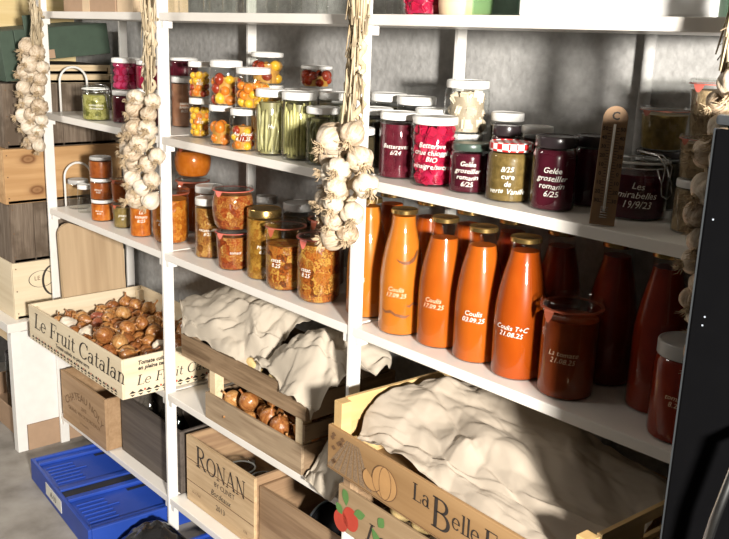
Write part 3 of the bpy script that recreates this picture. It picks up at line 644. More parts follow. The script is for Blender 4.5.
# third shelf, right bay: bottles
bt = 'glass bottles of tomato coulis'
def bottle(label, x, y, food, text, fill, off=-12, h=.266, r=.047, tm='chalk'):
    return J('coulis_bottle', label, bt, x, y, S3, r, h, 'bottle', food, 'lid_gold', text, off, fill, .36, .0155, tm, 'bottle', tilt=-.05)
bottle('orange coulis bottle standing behind the third post', 1.540, .092, 'coulis_pale', 'Coulis\n17.09.25', .93, -34)
b1 = bottle('palest orange coulis bottle, filled to the cap, with dark streaks', 1.673, .070, 'coulis_pale', 'Coulis\n17.09.25', .945, -14, tm='chalk_dim')
bottle('orange coulis bottle, second from the third post, with faint writing', 1.780, .080, 'coulis', 'Coulis\n17.09.25', .84, -20, tm='chalk_dim')
bottle('orange coulis bottle dated 03.09.25 in bold white', 1.884, .077, 'coulis', 'Coulis\n03.09.25', .86, -12)
bottle('deep orange coulis bottle beside the wide tomato jar', 1.990, .073, 'coulis_red', 'Coulis T+C\n21.08.25', .90, -18, r=.049)
def streak(t, pts, z):
    b = bmesh.new(); up_ = []
    for i, (a, dz, w) in enumerate(pts):
        zz = z+dz; rad = .0476
        if zz > .40*.266: rad = .047*np.interp(zz/.266, [.40, .50, .60, .71, .80], [1, .975, .90, .78, .66])+.0006
        an = face_dir(1.673, .07, a)
        up_.append((b.verts.new((rad*math.cos(an), rad*math.sin(an), zz+w)), b.verts.new((rad*math.cos(an), rad*math.sin(an), zz-w))))
    for p, q in zip(up_, up_[1:]): b.faces.new((p[0], p[1], q[1], q[0]))
    return obj('dark_streak', b, 'air_gap', t)
streak(b1, [(-52, .004, .0004), (-40, -.002, .0026), (-25, .001, .0032), (-12, -.005, .0028), (0, -.007, .0034), (14, -.009, .003), (26, -.005, .0004)], .052)
streak(b1, [(14, .002, .0004), (24, 0, .0028), (32, .006, .002), (42, .004, .0045), (52, .001, .0006)], .066)
streak(b1, [(-18, .006, .0004), (-8, .001, .0022), (6, -.002, .003), (20, -.001, .0035), (36, .006, .0055), (48, .017, .006), (56, .022, .001)], .160)
J('tomato_jar', 'wide reddish brown tomato jar with glass lid, right of the deepest orange bottle', None, 2.103, .072, S3, .056, .176, 'cyl', 'tomato_jar', 'rubber', text='La tomate\n21.08.25', ts=.0155, off=-10, fill=.80, tz=.45, tm='chalk_dim')
J('tomato_jar', 'dark red jar with pale lid at the shelf front, beside the black cabinet', None, 2.330, .068, S3, .051, .162, 'screw', 'tomato_dark', 'lid_grey', text='tomate\n8.25', ts=.014, off=-12, fill=.84, tm='chalk_dim')
for k, (x, y, c, lb) in enumerate(((1.512, .188, 'coulis_red', 'back-row coulis bottle behind the third post'), (1.632, .188, 'coulis_red', 'back-row coulis bottle between the two palest bottles'),
        (1.752, .186, 'coulis_red', 'back-row coulis bottle behind the second and third orange bottles'), (1.868, .186, 'tomato_dark', 'back-row coulis bottle behind the two deepest orange bottles'),
        (1.990, .184, 'tomato_dark', 'back-row dark red bottle just right of the deepest orange bottle'), (2.112, .186, 'tomato_dark', 'dark red bottle rising behind the wide tomato jar'),
        (2.240, .138, 'tomato_dark', 'dark red bottle in shadow behind the pale-lidded jar'))):
    bottle(lb, x, y, c, None, (.9, .86, .88, .9, .88, .9, .9)[k], h=.266 if k < 6 else .280)
# top shelf
for k, x in enumerate((.64, .755, .93, 1.02, 1.11, 1.205, 1.30, 1.395, 1.50)):
    J('empty_jar', 'upside-down empty glass jar on the top shelf, '+('first', 'second', 'third', 'fourth', 'fifth', 'sixth', 'seventh', 'eighth', 'ninth')[k]+' from the cardboard box', 'empty jars on the top shelf', x, .10 if k != 1 else .13, S1, .043, .115, 'straight', None, 'lid_grey')
J('empty_jar', 'empty glass jar on the top shelf beside the pink beetroot jar', 'empty jars on the top shelf', 1.592, .12, S1, .026, .115, 'straight', None, 'lid_grey')
J('beetroot_jar', 'pink beetroot jar on the top shelf right of the third post', None, 1.682, .088, S1, .046, .13, 'straight', cubes('beet', 'beet_core', .02, 12, 'beet_cube'), fill=.85)
t = thing('crock', 'cream stoneware crock on the top shelf beside the pink jar', 'crock', (1.782, .10, S1+.0005))
obj('crock_body', lathe([(0, 0), (.046, 0), (.05, .004), (.052, .02), (.052, .12), (.048, .13), (.044, .13), (.044, .02), (0, .02)], 40), 'cream', t, 'auto')
obj('crock_lid', lathe([(0, .1305), (.05, .1305), (.05, .138), (.02, .146), (.012, .16), (0, .162)], 40), 'cream', t, 'auto')
def openbox(name, label, cat, loc, L, D, H, th, mats, rotz=0, group=None, hb=None, parts=('front_board', 'back_board', 'end_board', 'floor_board'), corner=0, rot=None, posts_h=None, post_mat=None, hend=None):
    """open box, origin at its front left bottom corner"""
    t = thing(name, label, cat, loc, rotz, group, rot)
    hb = hb or H; hend = hend or H
    mx, my = mats
    P = {}
    P['front'] = obj(parts[0], bx(0, L, 0, th, .001, H, bev=.0015), mx, t)
    P['back'] = obj(parts[1], bx(0, L, D-th, D, .001, hb, bev=.0015), mx, t)
    P['left'] = obj(parts[2], bx(0, th, th, D-th, .001, hend, bev=.0012), my, t)
    P['right'] = obj(parts[2], bx(L-th, L, th, D-th, .001, hend, bev=.0012), my, t)
    P['floor'] = obj(parts[3], bx(th, L-th, th, D-th, .001, .007), mx, t)
    if corner:
        for x in (th, L-th-corner):
            for y in (th, D-th-corner):
                obj('corner_post', bx(x, x+corner, y, y+corner, .007, posts_h or H, bev=.0012), post_mat or my, t)
    P['root'] = t
    return P
t = thing('cardboard_box', 'brown cardboard box with taped lid on the top shelf, above the green box', 'box', (.085, .05, S1+.0005))
obj('box_body', bx(0, .36, 0, .24, 0, .20, bev=.002), 'card', t)
obj('parcel_tape', bx(.14, .19, -.0008, .2408, .0, .2008), 'card_pale', t)
t = thing('wooden_box', 'pale plain box at the top shelf right of the taped cardboard box', 'box', (.455, .05, S1+.0005))
obj('box_body', bx(0, .10, 0, .18, 0, .14, bev=.002), 'card_pale', t); obj('box_lid', bx(-.002, .102, -.002, .182, .1405, .155, bev=.002), 'card_pale', t)
def tote(label, x, w, mat='green_plastic'):
    t = thing('storage_tub', label, 'tub', (x, .04, S1+.0005), 0, 'green plastic tubs on the top shelf')
    b = bmesh.new(); box(b, 0, w, 0, .24, .0, .003); box(b, 0, .003, 0, .24, .003, .12); box(b, w-.003, w, 0, .24, .003, .12); box(b, .003, w-.003, 0, .003, .003, .12); box(b, .003, w-.003, .237, .24, .003, .12)
    obj('tub_body', b, mat, t); obj('tub_lid', bx(-.003, w+.003, -.003, .243, .1205, .13, bev=.002), 'lid_green', t)
tote('translucent green tub left of the long white box', 1.852, .105)
tote('translucent green tub right of the long white box', 2.332, .15)
t = thing('foam_box', 'long white foam box on the top shelf at right', 'box', (1.963, .035, S1+.0005))
obj('box_body', bx(0, .352, 0, .25, 0, .16, bev=.004), 'foam', t); obj('box_lid', bx(-.003, .355, -.003, .253, .1605, .19, bev=.004), 'foam', t)

# ------------------------------------------------------------------ crumpled paper
def crumple(name, label, nx, ny, fn, seed, amp=.02, parent=None, cat='paper', group=None, thick=.0006, freq=1.0, mat='paper', fine=1.0, longf=0):
    rr = random.Random(seed); folds = []
    for _ in range(26):
        a = rr.uniform(0, PI); folds.append((math.cos(a), math.sin(a), rr.uniform(-.1, 1.1), rr.uniform(.03, .12), rr.uniform(-1, 1)))
    bm = bmesh.new(); G = []
    for j in range(ny+1):
        row = []
        for i in range(nx+1):
            u, v = i/nx, j/ny
            p = Vector(fn(u, v)); q = Vector((u*2.3*freq+seed, v*2.3*freq, seed*.7))
            d = 0
            for ca, sa, c, w, s in folds:
                t = abs(u*ca+v*sa-c)/w
                if t < 1: d += s*(1-t)*.42
            wq = q+Vector((noise.noise(q*.9), noise.noise(q*.9+Vector((5, 1, 2))), 0))*.35
            d1 = noise.voronoi(Vector((wq.x*.9+wq.y*.5, wq.y*1.1-wq.x*.3, .3)))[0]; d2 = noise.voronoi(Vector((wq.x*2.3-wq.y*.8, wq.y*2.2+wq.x*.6, 4.3)))[0]; d3 = noise.voronoi(Vector((wq.x*5.1, wq.y*4.6, 9.3)))[0]
            d = d*.75+(d1[1]-d1[0])*1.0+((d2[1]-d2[0])*.85+(d3[1]-d3[0])*.22)*fine-.75+longf*(1-2*abs(noise.noise(Vector((u*1.3+v*2.2+seed, v*1.0-u*2.6, 7.7)))))+.5*noise.noise(q*1.2)
            sx = noise.noise(q*1.5+Vector((11, 3, 0)))*amp*.8; sy = noise.noise(q*1.5+Vector((3, 17, 0)))*amp*.8
            row.append(bm.verts.new(p+Vector((sx, sy, d*amp))))
        G.append(row)
    for j in range(ny):
        for i in range(nx): bm.faces.new((G[j][i], G[j][i+1], G[j+1][i+1], G[j+1][i]))
    o = obj(name, bm, mat, parent, True)
    sd = o.modifiers.new('thickness', 'SOLIDIFY'); sd.thickness = thick
    if label: tag(o, label, cat, group)
    return o
def surf(rows):
    """smooth-ish sheet through a coarse grid of points (rows of xyz)"""
    R = [[Vector(p) for p in r] for r in rows]
    def cat(p0, p1, p2, p3, t): return .5*((2*p1)+(p2-p0)*t+(2*p0-5*p1+4*p2-p3)*t*t+(3*p1-p0-3*p2+p3)*t**3)
    def line(L, t):
        n = len(L)-1; x = min(t*n, n-1e-6); i = int(x); f = x-i
        g = lambda k: L[max(0, min(n, k))]
        return cat(g(i-1), g(i), g(i+1), g(i+2), f)
    return lambda u, v: line([line(r, u) for r in R], v)

# ------------------------------------------------------------------ tomato crate with onions (left bay)
BO = Vector((.091, -.128, S4+.001)); BL, BD, BH = .67, .42, .122
P = openbox('fruit_crate', 'pale printed fruit crate heaped with brown onions in the left bay', 'crate', BO, BL, BD, BH, .007, ('crate_wood', 'crate_wood_y'), corner=.022, posts_h=.112)
letters(P['front'], [('Le ', .075, 0), ('Fruit ', .075, 0), ('Catalan', .075, 0)], (.045, 0, .052), (1, 0, 0), (0, 0, 1), 'print_black', slant=.22, squeeze=1.22)
write_flat(P['front'], 'Tomate cultivée en pleine terre', (.335, 0, .031), (1, 0, 0), (0, 0, 1), .019, 'print_black', .2, .0003)
def border(parent, o, u, n, step, red=True):
    b = bmesh.new(); r = bmesh.new()
    for k in range(n):
        poly(b, [(k*step, 0), (k*step+step*.42, step*.34), (k*step+step*.84, 0)], o, u, (0, 0, 1))
        poly(b, [(k*step+step*.1, -.004), (k*step+step*.42, -.010), (k*step+step*.74, -.004)], o, u, (0, 0, 1))
        if k % 2: poly(r, [(k*step+step*.8, step*.2), (k*step+step*.95, step*.38), (k*step+step*1.1, step*.2), (k*step+step*.95, step*.05)], o, u, (0, 0, 1))
    obj('printed_border', b, 'print_black', parent); obj('printed_dots', r, 'print_red', parent)
border(P['front'], (.02, 0, .014), (1, 0, 0), 25, .025)
rb = P['right']
letters(rb, [('Le ', .042, 0), ('Fruit ', .042, 0), ('Catalan', .042, 0)], (BL, .045, .036), (0, 1, 0), (0, 0, 1), 'print_black', slant=.22, squeeze=1.05)
write_flat(rb, 'Tomate cultivée\nen pleine terre', (BL, .05, .098), (0, 1, 0), (0, 0, 1), .017, 'print_black', .2, .0006, 'LEFT')
border(rb, (BL, .02, .014), (0, 1, 0), 15, .026)

def onion_mesh(seed, sx=1, neck=.5, tip=1):
    rr = random.Random(seed); prof = []
    for q in np.linspace(0, 1, 13):
        a = q*PI; r = math.sin(a)**.92; z = -math.cos(a)*.92
        if q > .72: z += (q-.72)*1.1*neck
        prof.append((max(r, .0)*(1 if q < .8 else .93), z))
    prof[0] = (0, -.92); topz = prof[-1][1]
    prof = prof[:-1]+[(.14, topz-.02), (.10, topz+.18*tip), (.15, topz+.42*tip), (0, topz+.40*tip)]
    bm = lathe(prof, 18)
    for v in bm.verts:
        a = math.atan2(v.co.y, v.co.x)
        k = 1+.035*math.sin(3*a+seed)+.03*noise.noise(v.co*1.3+Vector((seed, 0, 0)))
        bend = .16*max(0, v.co.z-.8)
        v.co = Vector((v.co.x*k*sx+bend*math.cos(seed), v.co.y*k*sx+bend*math.sin(seed), v.co.z))
    return bm
def mesh_of(bm, mat, name):
    bmesh.ops.recalc_face_normals(bm, faces=bm.faces)
    me = bpy.data.meshes.new(name); bm.to_mesh(me); bm.free(); me.materials.append(M[mat])
    for p in me.polygons: p.use_smooth = True
    return me
ONION = [mesh_of(onion_mesh(s, (1, 1, .92, 1, .86, 1)[s], (.5, .3, .9, .4, 1.2, .5)[s], (1.2, .7, 1.5, 1, 1.7, .9)[s]), 'onion_skin', 'onion') for s in range(6)]
SHAL = mesh_of(onion_mesh(11, .7, 1.2, 1.4), 'shallot_red', 'shallot')
def bulb_bm(seed, lobes=7):
    rr = random.Random(seed); n = 28
    zs = np.linspace(0, 1, 13); bm = bmesh.new(); rings = []
    for q in zs:
        a = q*PI; r = math.sin(min(a, PI))**.8; z = -math.cos(a)*.78
        if q > .7: r = max(.16, r*(1-(q-.7)*1.2)); z += (q-.7)*1.6
        if q == 0: r = .2
        ring = []
        for i in range(n):
            t = 2*PI*i/n; lob = abs(math.cos(lobes*t/2+seed))
            k = 1-.24*(1-lob)**2*math.sin(a)+.06*noise.noise(Vector((math.cos(t), math.sin(t), q*2))*1.6+Vector((seed*2, 0, 0)))
            ring.append(bm.verts.new((r*k*math.cos(t), r*k*math.sin(t), z)))
        rings.append(ring)
    for a, b in zip(rings, rings[1:]):
        for i in range(n): bm.faces.new((a[i], a[(i+1) % n], b[(i+1) % n], b[i]))
    bm.faces.new(rings[0][::-1]); bm.faces.new(rings[-1]); return bm
def root_bm(seed):
    rr = random.Random(seed); bm = lathe([(0, -.87), (.27, -.85), (.34, -.74), (0, -.70)], 10)
    for k in range(30):
        a = rr.uniform(0, 6.28); d = rr.uniform(.05, .24); L = rr.uniform(.12, .62); sp = rr.uniform(.8, 3.4)
        tube(bm, [(d*math.cos(a), d*math.sin(a), -.8), (d*sp*math.cos(a), d*sp*math.sin(a), -.82-L*.6), (d*sp*1.3*math.cos(a+.4), d*sp*1.3*math.sin(a+.4), -.82-L)], [.045, .04, .014], 4)
    return bm
GB = [mesh_of(bulb_bm(s, (6, 7, 8, 5)[s]), 'garlic', 'garlic_bulb') for s in range(4)]
GR = [mesh_of(root_bm(s), 'root', 'roots') for s in range(4)]
def settle(n, bounds, rad, seed, z0, iters=420, heap=None):
    rng = np.random.default_rng(seed); x0, x1, y0, y1 = bounds
    r = rng.uniform(rad[0], rad[1], n)
    p = np.stack([rng.uniform(x0+.03, x1-.03, n), rng.uniform(y0+.03, y1-.03, n), z0+rng.uniform(.02, .25, n)], 1)
    for it in range(iters):
        p[:, 2] -= .0022 if it < iters-80 else .0006
        for _ in range(3):
            d = p[:, None]-p[None]; L = np.sqrt((d**2).sum(2))+np.eye(n)*9; ov = np.maximum(0, r[:, None]+r[None]-L)
            p += (d/L[..., None]*ov[..., None]*.42).sum(1)
            p[:, 0] = np.clip(p[:, 0], x0+r, x1-r); p[:, 1] = np.clip(p[:, 1], y0+r, y1-r)
            p[:, 2] = np.maximum(p[:, 2], z0+r*.93)
    return p, r
p, r = settle(172, (BO.x+.030, BO.x+BL-.030, BO.y+.030, BO.y+BD-.030), (.0215, .029), 3, BO.z+.008)
rr = random.Random(5)
def topmost(x, y, rad=.06):
    c = [i for i in range(len(p)) if math.hypot(p[i][0]-x, p[i][1]-y) < rad and p[i][2] < BO.z+.16 and i not in special]
    return max(c, key=lambda i: p[i][2]) if c else None
special = {}
for x, y, me_, nm_, lb_, ct_ in ((.20, .10, 'S', 'shallot', 'reddish shallot at the left side of the onion heap', 'shallot'), (.25, .03, 'S', 'shallot', 'reddish shallot a little right of the first, on the onion heap', 'shallot'),
        (.24, -.06, 'G', 'garlic_bulb', 'white garlic bulb among the onions near the front left', 'garlic'), (.33, -.07, 'G', 'garlic_bulb', 'second white garlic bulb among the onions near the front', 'garlic'), (.66, .04, 'G', 'garlic_bulb', 'white garlic bulb on the onions near the right end', 'garlic')):
    k = topmost(x, y)
    if k is not None: special[k] = (me_, nm_, lb_, ct_)
for i in range(len(p)):
    x, y, z = p[i]; s = r[i]
    if z > BO.z+.16: continue
    back = y > .12; right = x > .45
    me = rr.choice(ONION); nm = 'onion'
    lab = 'brown onion in the heap filling the pale printed crate'
    if i in special:
        k_, nm, lab, ct = special[i]; me = SHAL if k_ == 'S' else GB[1]
    o = bpy.data.objects.new(nm, me); C.objects.link(o)
    o.location = (x, y, z); o.scale = (s, s, s*.95)
    o.rotation_euler = (rr.uniform(-1.2, 1.2), rr.uniform(-1.2, 1.2), rr.uniform(0, 6.28))
    if i in special: tag(o, lab, ct)
    else: tag(o, lab, 'onion', 'onions in the pale printed crate')
# ------------------------------------------------------------------ garlic
def braid(label, x, y, ztop, zmid, zbot, n, seed, width, drift=0, size=(.024, .032), top_w=.018):
    rr = random.Random(seed)
    t = thing('garlic_braid', label, 'garlic', (x, y, ztop), 0, 'garlic braids hanging on the posts')
    L = ztop-zmid
    for k in range(3):
        pts = []; rad = []
        for q in np.linspace(0, 1, 46):
            z = -(ztop-zbot-.06)*q; ph = q*(ztop-zbot)*52+k*2*PI/3
            w = top_w*(.62+.5*min(1, q*2))
            w *= 1+.35*noise.noise(Vector((q*9, k*3.3, seed))); pts.append((w*math.sin(ph)+drift*q+.004*noise.noise(Vector((q*14, k, seed*2))), -.008+w*.55*math.sin(2*ph), z)); rad.append(.0062*(1+.45*noise.noise(Vector((q*22, k*5, seed)))))
        obj('braided_stem', tube(bmesh.new(), pts, rad, 7), 'straw', t, True)
    b = bmesh.new()
    for k in range(54):   # loose dry leaf ends
        z0 = -rr.uniform(.0, L*.95) if k > 12 else -rr.uniform(0, .04); a = rr.uniform(0, 6.28); d = rr.uniform(.008, .02)
        up_ = rr.uniform(.03, .10); sp = rr.uniform(.002, .018) if k > 12 else rr.uniform(.0, .012)
        ca, sa = math.cos(a), -abs(math.sin(a))
        pts = [(d*ca, d*sa-.008, z0-.02), ((d+sp*.5)*ca, (d+sp*.5)*sa-.008, z0+up_*.4), ((d+sp)*ca+rr.uniform(-.006, .006), (d+sp)*sa-.008, z0+up_*(1 if k <= 12 else rr.uniform(-.9, .5)))]
        tube(b, pts, [.003, .0026, .001], 5)
    obj('dry_leaves', b, 'straw', t, True)
    b = tube(bmesh.new(), [(.017*math.cos(q), -.008+.017*math.sin(q), -.028+.003*math.sin(3*q)) for q in np.linspace(0, 2*PI, 20)], .0025, 6)
    obj('twine', b, 'straw', t, True)
    # bulbs in a loose spiral around the stem, front half
    H = zmid-zbot
    placed = []
    tries = 0
    while len(placed) < n and tries < 6000:
        tries += 1
        q = rr.random(); s = rr.uniform(*size)
        env = width*(.55+.45*math.sin(PI*min(1, .12+q*.95)))
        th = rr.uniform(-PI*.98, -.02); rad = env*rr.uniform(.5, 1)
        c = Vector((rad*math.cos(th)*1.0+drift*(L+q*H)/(L+H), min(-.016, rad*.62*math.sin(th)-.016), -(L+q*H)))
        if all((c-d).length > (s+e)*.80 for d, e in placed): placed.append((c, s))
    for c, s in placed:
        k = rr.randrange(4)
        o = bpy.data.objects.new('garlic_bulb', GB[k]); C.objects.link(o); o.parent = t
        out = Vector((c.x-drift*.6, c.y*1.3, -.012-rr.random()*.03)).normalized()
        out = (out+Vector((rr.uniform(-.5, .5), rr.uniform(-.3, .3), rr.uniform(-.4, .3)))).normalized()
        o.rotation_mode = 'QUATERNION'; o.rotation_quaternion = (-out).to_track_quat('Z', 'Y')
        o.location = c; o.scale = (s, s, s*1.05)
        g = bpy.data.objects.new('roots', GR[rr.randrange(4)]); C.objects.link(g); g.parent = o
    return t
braid('garlic braid hanging on the far left post, in front of the wooden boxes', .085, -.026, 1.545, 1.43, 1.105, 38, 1, .074, -.06, (.021, .030))
braid('garlic braid hanging on the second post from the left, beside the pink beetroot jars', .848, -.046, 1.545, 1.325, 1.045, 40, 2, .078, -.045, (.021, .031))
braid('longest garlic braid hanging on the third post, beside the bean jars', 1.652, -.044, 1.558, 1.315, 1.085, 38, 3, .072, -.026, (.021, .031))
braid('shaded garlic braid hanging on the right-hand post beside the black cabinet', 2.409, -.046, 1.56, 1.45, 1.06, 34, 4, .028, 0, (.018, .025))

# ------------------------------------------------------------------ thermometer
a = math.radians(-7)
t = thing('thermometer', 'brown wooden thermometer leaning on the dark clip-top jar', 'thermometer', (2.184, .012, S2+.003), 0, None, (math.radians(-14), math.radians(3), math.radians(38)))
b = bmesh.new(); w, h = .0195, .192
pts = [(-w, 0)]+[(w, 0), (w, h-w)]+[(w*math.cos(q), h-w+w*math.sin(q)) for q in np.linspace(.15, PI-.15, 10)]+[(-w, h-w)]
f = b.faces.new([b.verts.new((x, 0, z)) for x, z in pts]); e = bmesh.ops.extrude_face_region(b, geom=[f]); bmesh.ops.translate(b, vec=(0, .008, 0), verts=[v for v in e['geom'] if isinstance(v, bmesh.types.BMVert)])
obj('backing_board', b, 'beech', t)
obj('glass_tube', tube(bmesh.new(), [(0, -.0025, .022), (0, -.0025, .162)], .002, 8), 'chalk', t, True)
b = bmesh.new()
for k in range(5): tube(b, [(-.006, -.003, .012+k*.004), (.006, -.003, .012+k*.004)], .0008, 5)
obj('bulb_guard', b, 'steel', t, True)
b = bmesh.new()
for k in range(27): box(b, -.0085 if k % 3 else -.0105, -.004, -.0004, 0, .036+k*.0046, .037+k*.0046); box(b, .004, .0085 if k % 3 else .0105, -.0004, 0, .036+k*.0046, .037+k*.0046)
obj('scale_marks', b, 'print_black', t)
write_flat(t, 'C', (0, 0, .170), (1, 0, 0), (0, 0, 1), .018, 'print_black', 0, .0005)
for k in range(9):
    s = str(abs(50-k*10))
    for sx in (-1, 1): write_flat(t, s, (sx*.0138, 0, .152-k*.0145), (1, 0, 0), (0, 0, 1), .0085, 'print_black', 0, .0002, name='numerals')

# ------------------------------------------------------------------ middle bay crates
LO = Vector((1.000, -.002, S4+.001))
P = openbox('wooden_crate', 'small weathered wooden crate of onions, bottom of the middle pair', 'crate', LO, .432, .285, .076, .009, ('worn_wood', 'old_wood_y'), group='weathered crates in the middle bay', corner=.028, posts_h=.146, post_mat='pale_wood', hb=.10)
# a lower board also closes the ends up to the post tops
obj('end_rail', bx(.423, .432, .009, .276, .086, .128, bev=.001), 'old_wood_y', P['root']); obj('end_rail', bx(0, .009, .009, .276, .086, .128, bev=.001), 'old_wood_y', P['root'])
UO = Vector((.884, -.006, S4+.149))
P2 = openbox('wooden_crate', 'long weathered wooden crate with crumpled paper and potatoes, top of the middle pair', 'crate', UO, .566, .29, .064, .010, ('old_wood', 'old_wood_y'), group='weathered crates in the middle bay', corner=.026, posts_h=.070)
p, r = settle(62, (LO.x+.012, LO.x+.415, LO.y+.012, LO.y+.26), (.0215, .028), 9, LO.z+.008)
for i in range(len(p)):
    x, y, z = p[i]; s = r[i]
    o = bpy.data.objects.new('onion', rr.choice(ONION)); C.objects.link(o); o.location = (x, y, min(z, LO.z+.108)); o.scale = (s, s, s*.95)
    o.rotation_euler = (rr.uniform(-1.2, 1.2), rr.uniform(-1.2, 1.2), rr.uniform(0, 6.28))
    tag(o, 'golden brown onion in the small weathered crate of the middle bay', 'onion', 'onions in the small weathered crate')
def potato(x, y, z, s, seed, label, group):
    o = obj('potato', blob(s, 1.25, .95, .85, .14, seed, 3, freq=1.2), 'potato', None, True); o.location = (x, y, z); o.rotation_euler = (0, .2, seed*1.3)
    tag(o, label, 'potato', group)
for k, (x, lb) in enumerate(((1.075, 'yellow potato at the left under the paper in the long weathered crate'), (1.155, 'yellow potato in the middle under the paper in the long weathered crate'), (1.29, 'yellow potato at the right under the paper in the long weathered crate'), (1.36, 'yellow potato at the end under the paper in the long weathered crate'))):
    potato(x, .052, UO.z+.047, .034, k+1, lb, 'potatoes in the long weathered crate')
zt = UO.z
crumple('kraft_paper', 'large crumpled pale paper bag on the left half of the long weathered crate', 110, 80, surf([
    [(.83, .03, zt+.09), (.93, -.012, zt+.092), (1.06, -.01, zt+.080), (1.16, .00, zt+.072), (1.22, .02, zt+.062)],
    [(.78, .06, zt+.145), (.93, .035, zt+.150), (1.07, .03, zt+.142), (1.17, .035, zt+.130), (1.23, .05, zt+.105)],
    [(.76, .12, zt+.150), (.92, .11, zt+.195), (1.06, .10, zt+.205), (1.16, .10, zt+.195), (1.225, .11, zt+.15)],
    [(.84, .20, zt+.155), (.94, .20, zt+.205), (1.06, .20, zt+.218), (1.16, .20, zt+.205), (1.22, .20, zt+.16)],
    [(.90, .27, zt+.12), (.98, .275, zt+.15), (1.06, .275, zt+.15), (1.14, .275, zt+.15), (1.21, .27, zt+.12)]]), 3, .033, group='crumpled paper')
crumple('kraft_paper', 'crumpled pale paper on the right half of the long weathered crate, by the third post', 60, 50, surf([
    [(1.24, .00, zt+.075), (1.31, -.012, zt+.07), (1.38, -.02, zt+.066), (1.44, -.03, zt+.055), (1.475, -.02, zt+.03)],
    [(1.25, .05, zt+.12), (1.32, .03, zt+.16), (1.40, .02, zt+.175), (1.47, .02, zt+.16), (1.53, .03, zt+.12)],
    [(1.27, .13, zt+.14), (1.34, .12, zt+.19), (1.42, .10, zt+.21), (1.49, .09, zt+.20), (1.555, .09, zt+.16)],
    [(1.29, .20, zt+.14), (1.36, .20, zt+.19), (1.43, .19, zt+.20), (1.50, .18, zt+.19), (1.55, .17, zt+.15)]]), 8, .034, group='crumpled paper', freq=.8)
t = thing('paper_roll', 'rolled pale paper lying behind the crumpled sheets under the third shelf', 'paper', (1.30, .272, UO.z+.128), 0)
obj('roll_body', tube(bmesh.new(), [(-.02, 0, .05), (.22, 0, .05)], .038, 24), 'paper', t, 'auto')
b = bmesh.new(); tube(b, [(.2205, .034*q/40*math.cos(q*.5), .05+.034*q/40*math.sin(q*.5)) for q in range(4, 41)], .0012, 4); obj('roll_end', b, 'card', t, True)
crumple('kraft_paper', 'small crumpled pale paper on the shelf between the middle crates and printed crates', 40, 40, surf([
    [(1.455, -.01, S4+.012), (1.50, -.02, S4+.010), (1.55, -.02, S4+.012), (1.572, -.025, S4+.010)],
    [(1.45, .04, S4+.045), (1.50, .03, S4+.07), (1.55, .02, S4+.075), (1.575, .03, S4+.06)],
    [(1.45, .11, S4+.09), (1.50, .10, S4+.12), (1.55, .09, S4+.135), (1.575, .09, S4+.12)],
    [(1.46, .19, S4+.07), (1.50, .18, S4+.10), (1.55, .17, S4+.12), (1.575, .17, S4+.10)]]), 14, .022, group='crumpled paper', freq=.7)

# ------------------------------------------------------------------ right bay crates
KO = Vector((1.664, -.082, S4+.001)); KR = math.radians(-2)
P = openbox('fruit_crate', 'fruit crate with red and green fruit print, under the crate lined with paper', 'crate', KO, .60, .36, .105, .007, ('kraft_wood', 'brown_wood_y'), KR, corner=.024, posts_h=.158, post_mat='brown_wood', hb=.1)
fr = P['front']
b = bmesh.new()
for cx, cy, rx in ((.045, .040, .026), (.012, .022, .024)): poly(b, arc(cx, cy, rx, rx*1.05, 0, 350, 18), (0, 0, 0), (1, 0, 0), (0, 0, 1))
obj('printed_fruit', b, 'print_red', fr)
b = bmesh.new()
for (x, y, a, l) in ((.030, .085, 100, .045), (.055, .078, 20, .04), (.018, .060, 140, .03), (.115, .075, -50, .055), (.135, .085, 60, .03)):
    ca, sa = math.cos(math.radians(a)), math.sin(math.radians(a))
    L = [(q*l, .011*math.sin(PI*q)) for q in np.linspace(0, 1, 8)]+[(q*l, -.011*math.sin(PI*q)) for q in np.linspace(.9, .1, 7)]
    poly(b, [(x+u*ca-v*sa, min(.101, max(.004, y-.02+u*sa+v*ca))) for u, v in L], (0, 0, 0), (1, 0, 0), (0, 0, 1), .0014)
obj('printed_leaves', b, 'print_green', fr)
letters(fr, [('Le ', .06, 0), ('Fr', .06, 0)], (.095, 0, .018), (1, 0, 0), (0, 0, 1), 'print_black', slant=.3)
for k, (dx, dy, dz, s, lb) in enumerate(((.155, .05, .098, .030, 'yellow potato at the left in the crate with the fruit print'), (.225, .052, .100, .028, 'yellow potato right of the first one in the crate with the fruit print'), (.30, .055, .098, .030, 'third yellow potato in the crate with the fruit print'))):
    potato(KO.x+dx, KO.y+dy-.005, KO.z+dz, s, k+7, lb, 'potatoes in the crate with the fruit print')
crumple('kraft_paper', 'white paper lining folded over the front of the crate with the fruit print', 40, 24, surf([
    [(1.735, -.050, S4+.148), (1.80, -.055, S4+.135), (1.87, -.058, S4+.118), (1.95, -.06, S4+.112), (2.05, -.065, S4+.115)],
    [(1.735, .0, S4+.15), (1.80, .0, S4+.145), (1.87, .0, S4+.135), (1.95, .0, S4+.125), (2.05, .0, S4+.13)],
    [(1.735, .08, S4+.14), (1.80, .08, S4+.145), (1.87, .08, S4+.14), (1.95, .08, S4+.14), (2.05, .08, S4+.14)]]), 21, .008, group='crumpled paper')
FO = Vector((1.676, -.125, S4+.1625)); FR = math.radians(-3.5); FL, FD = .662, .385
P = openbox('fruit_crate', 'large orange-brown printed crate lined with paper, front right', 'crate', FO, FL, FD, .098, .008, ('orange_pine', 'orange_pine_y'), FR, corner=.026, posts_h=.152, post_mat='orange_pine_y', hb=.098)
root = P['root']
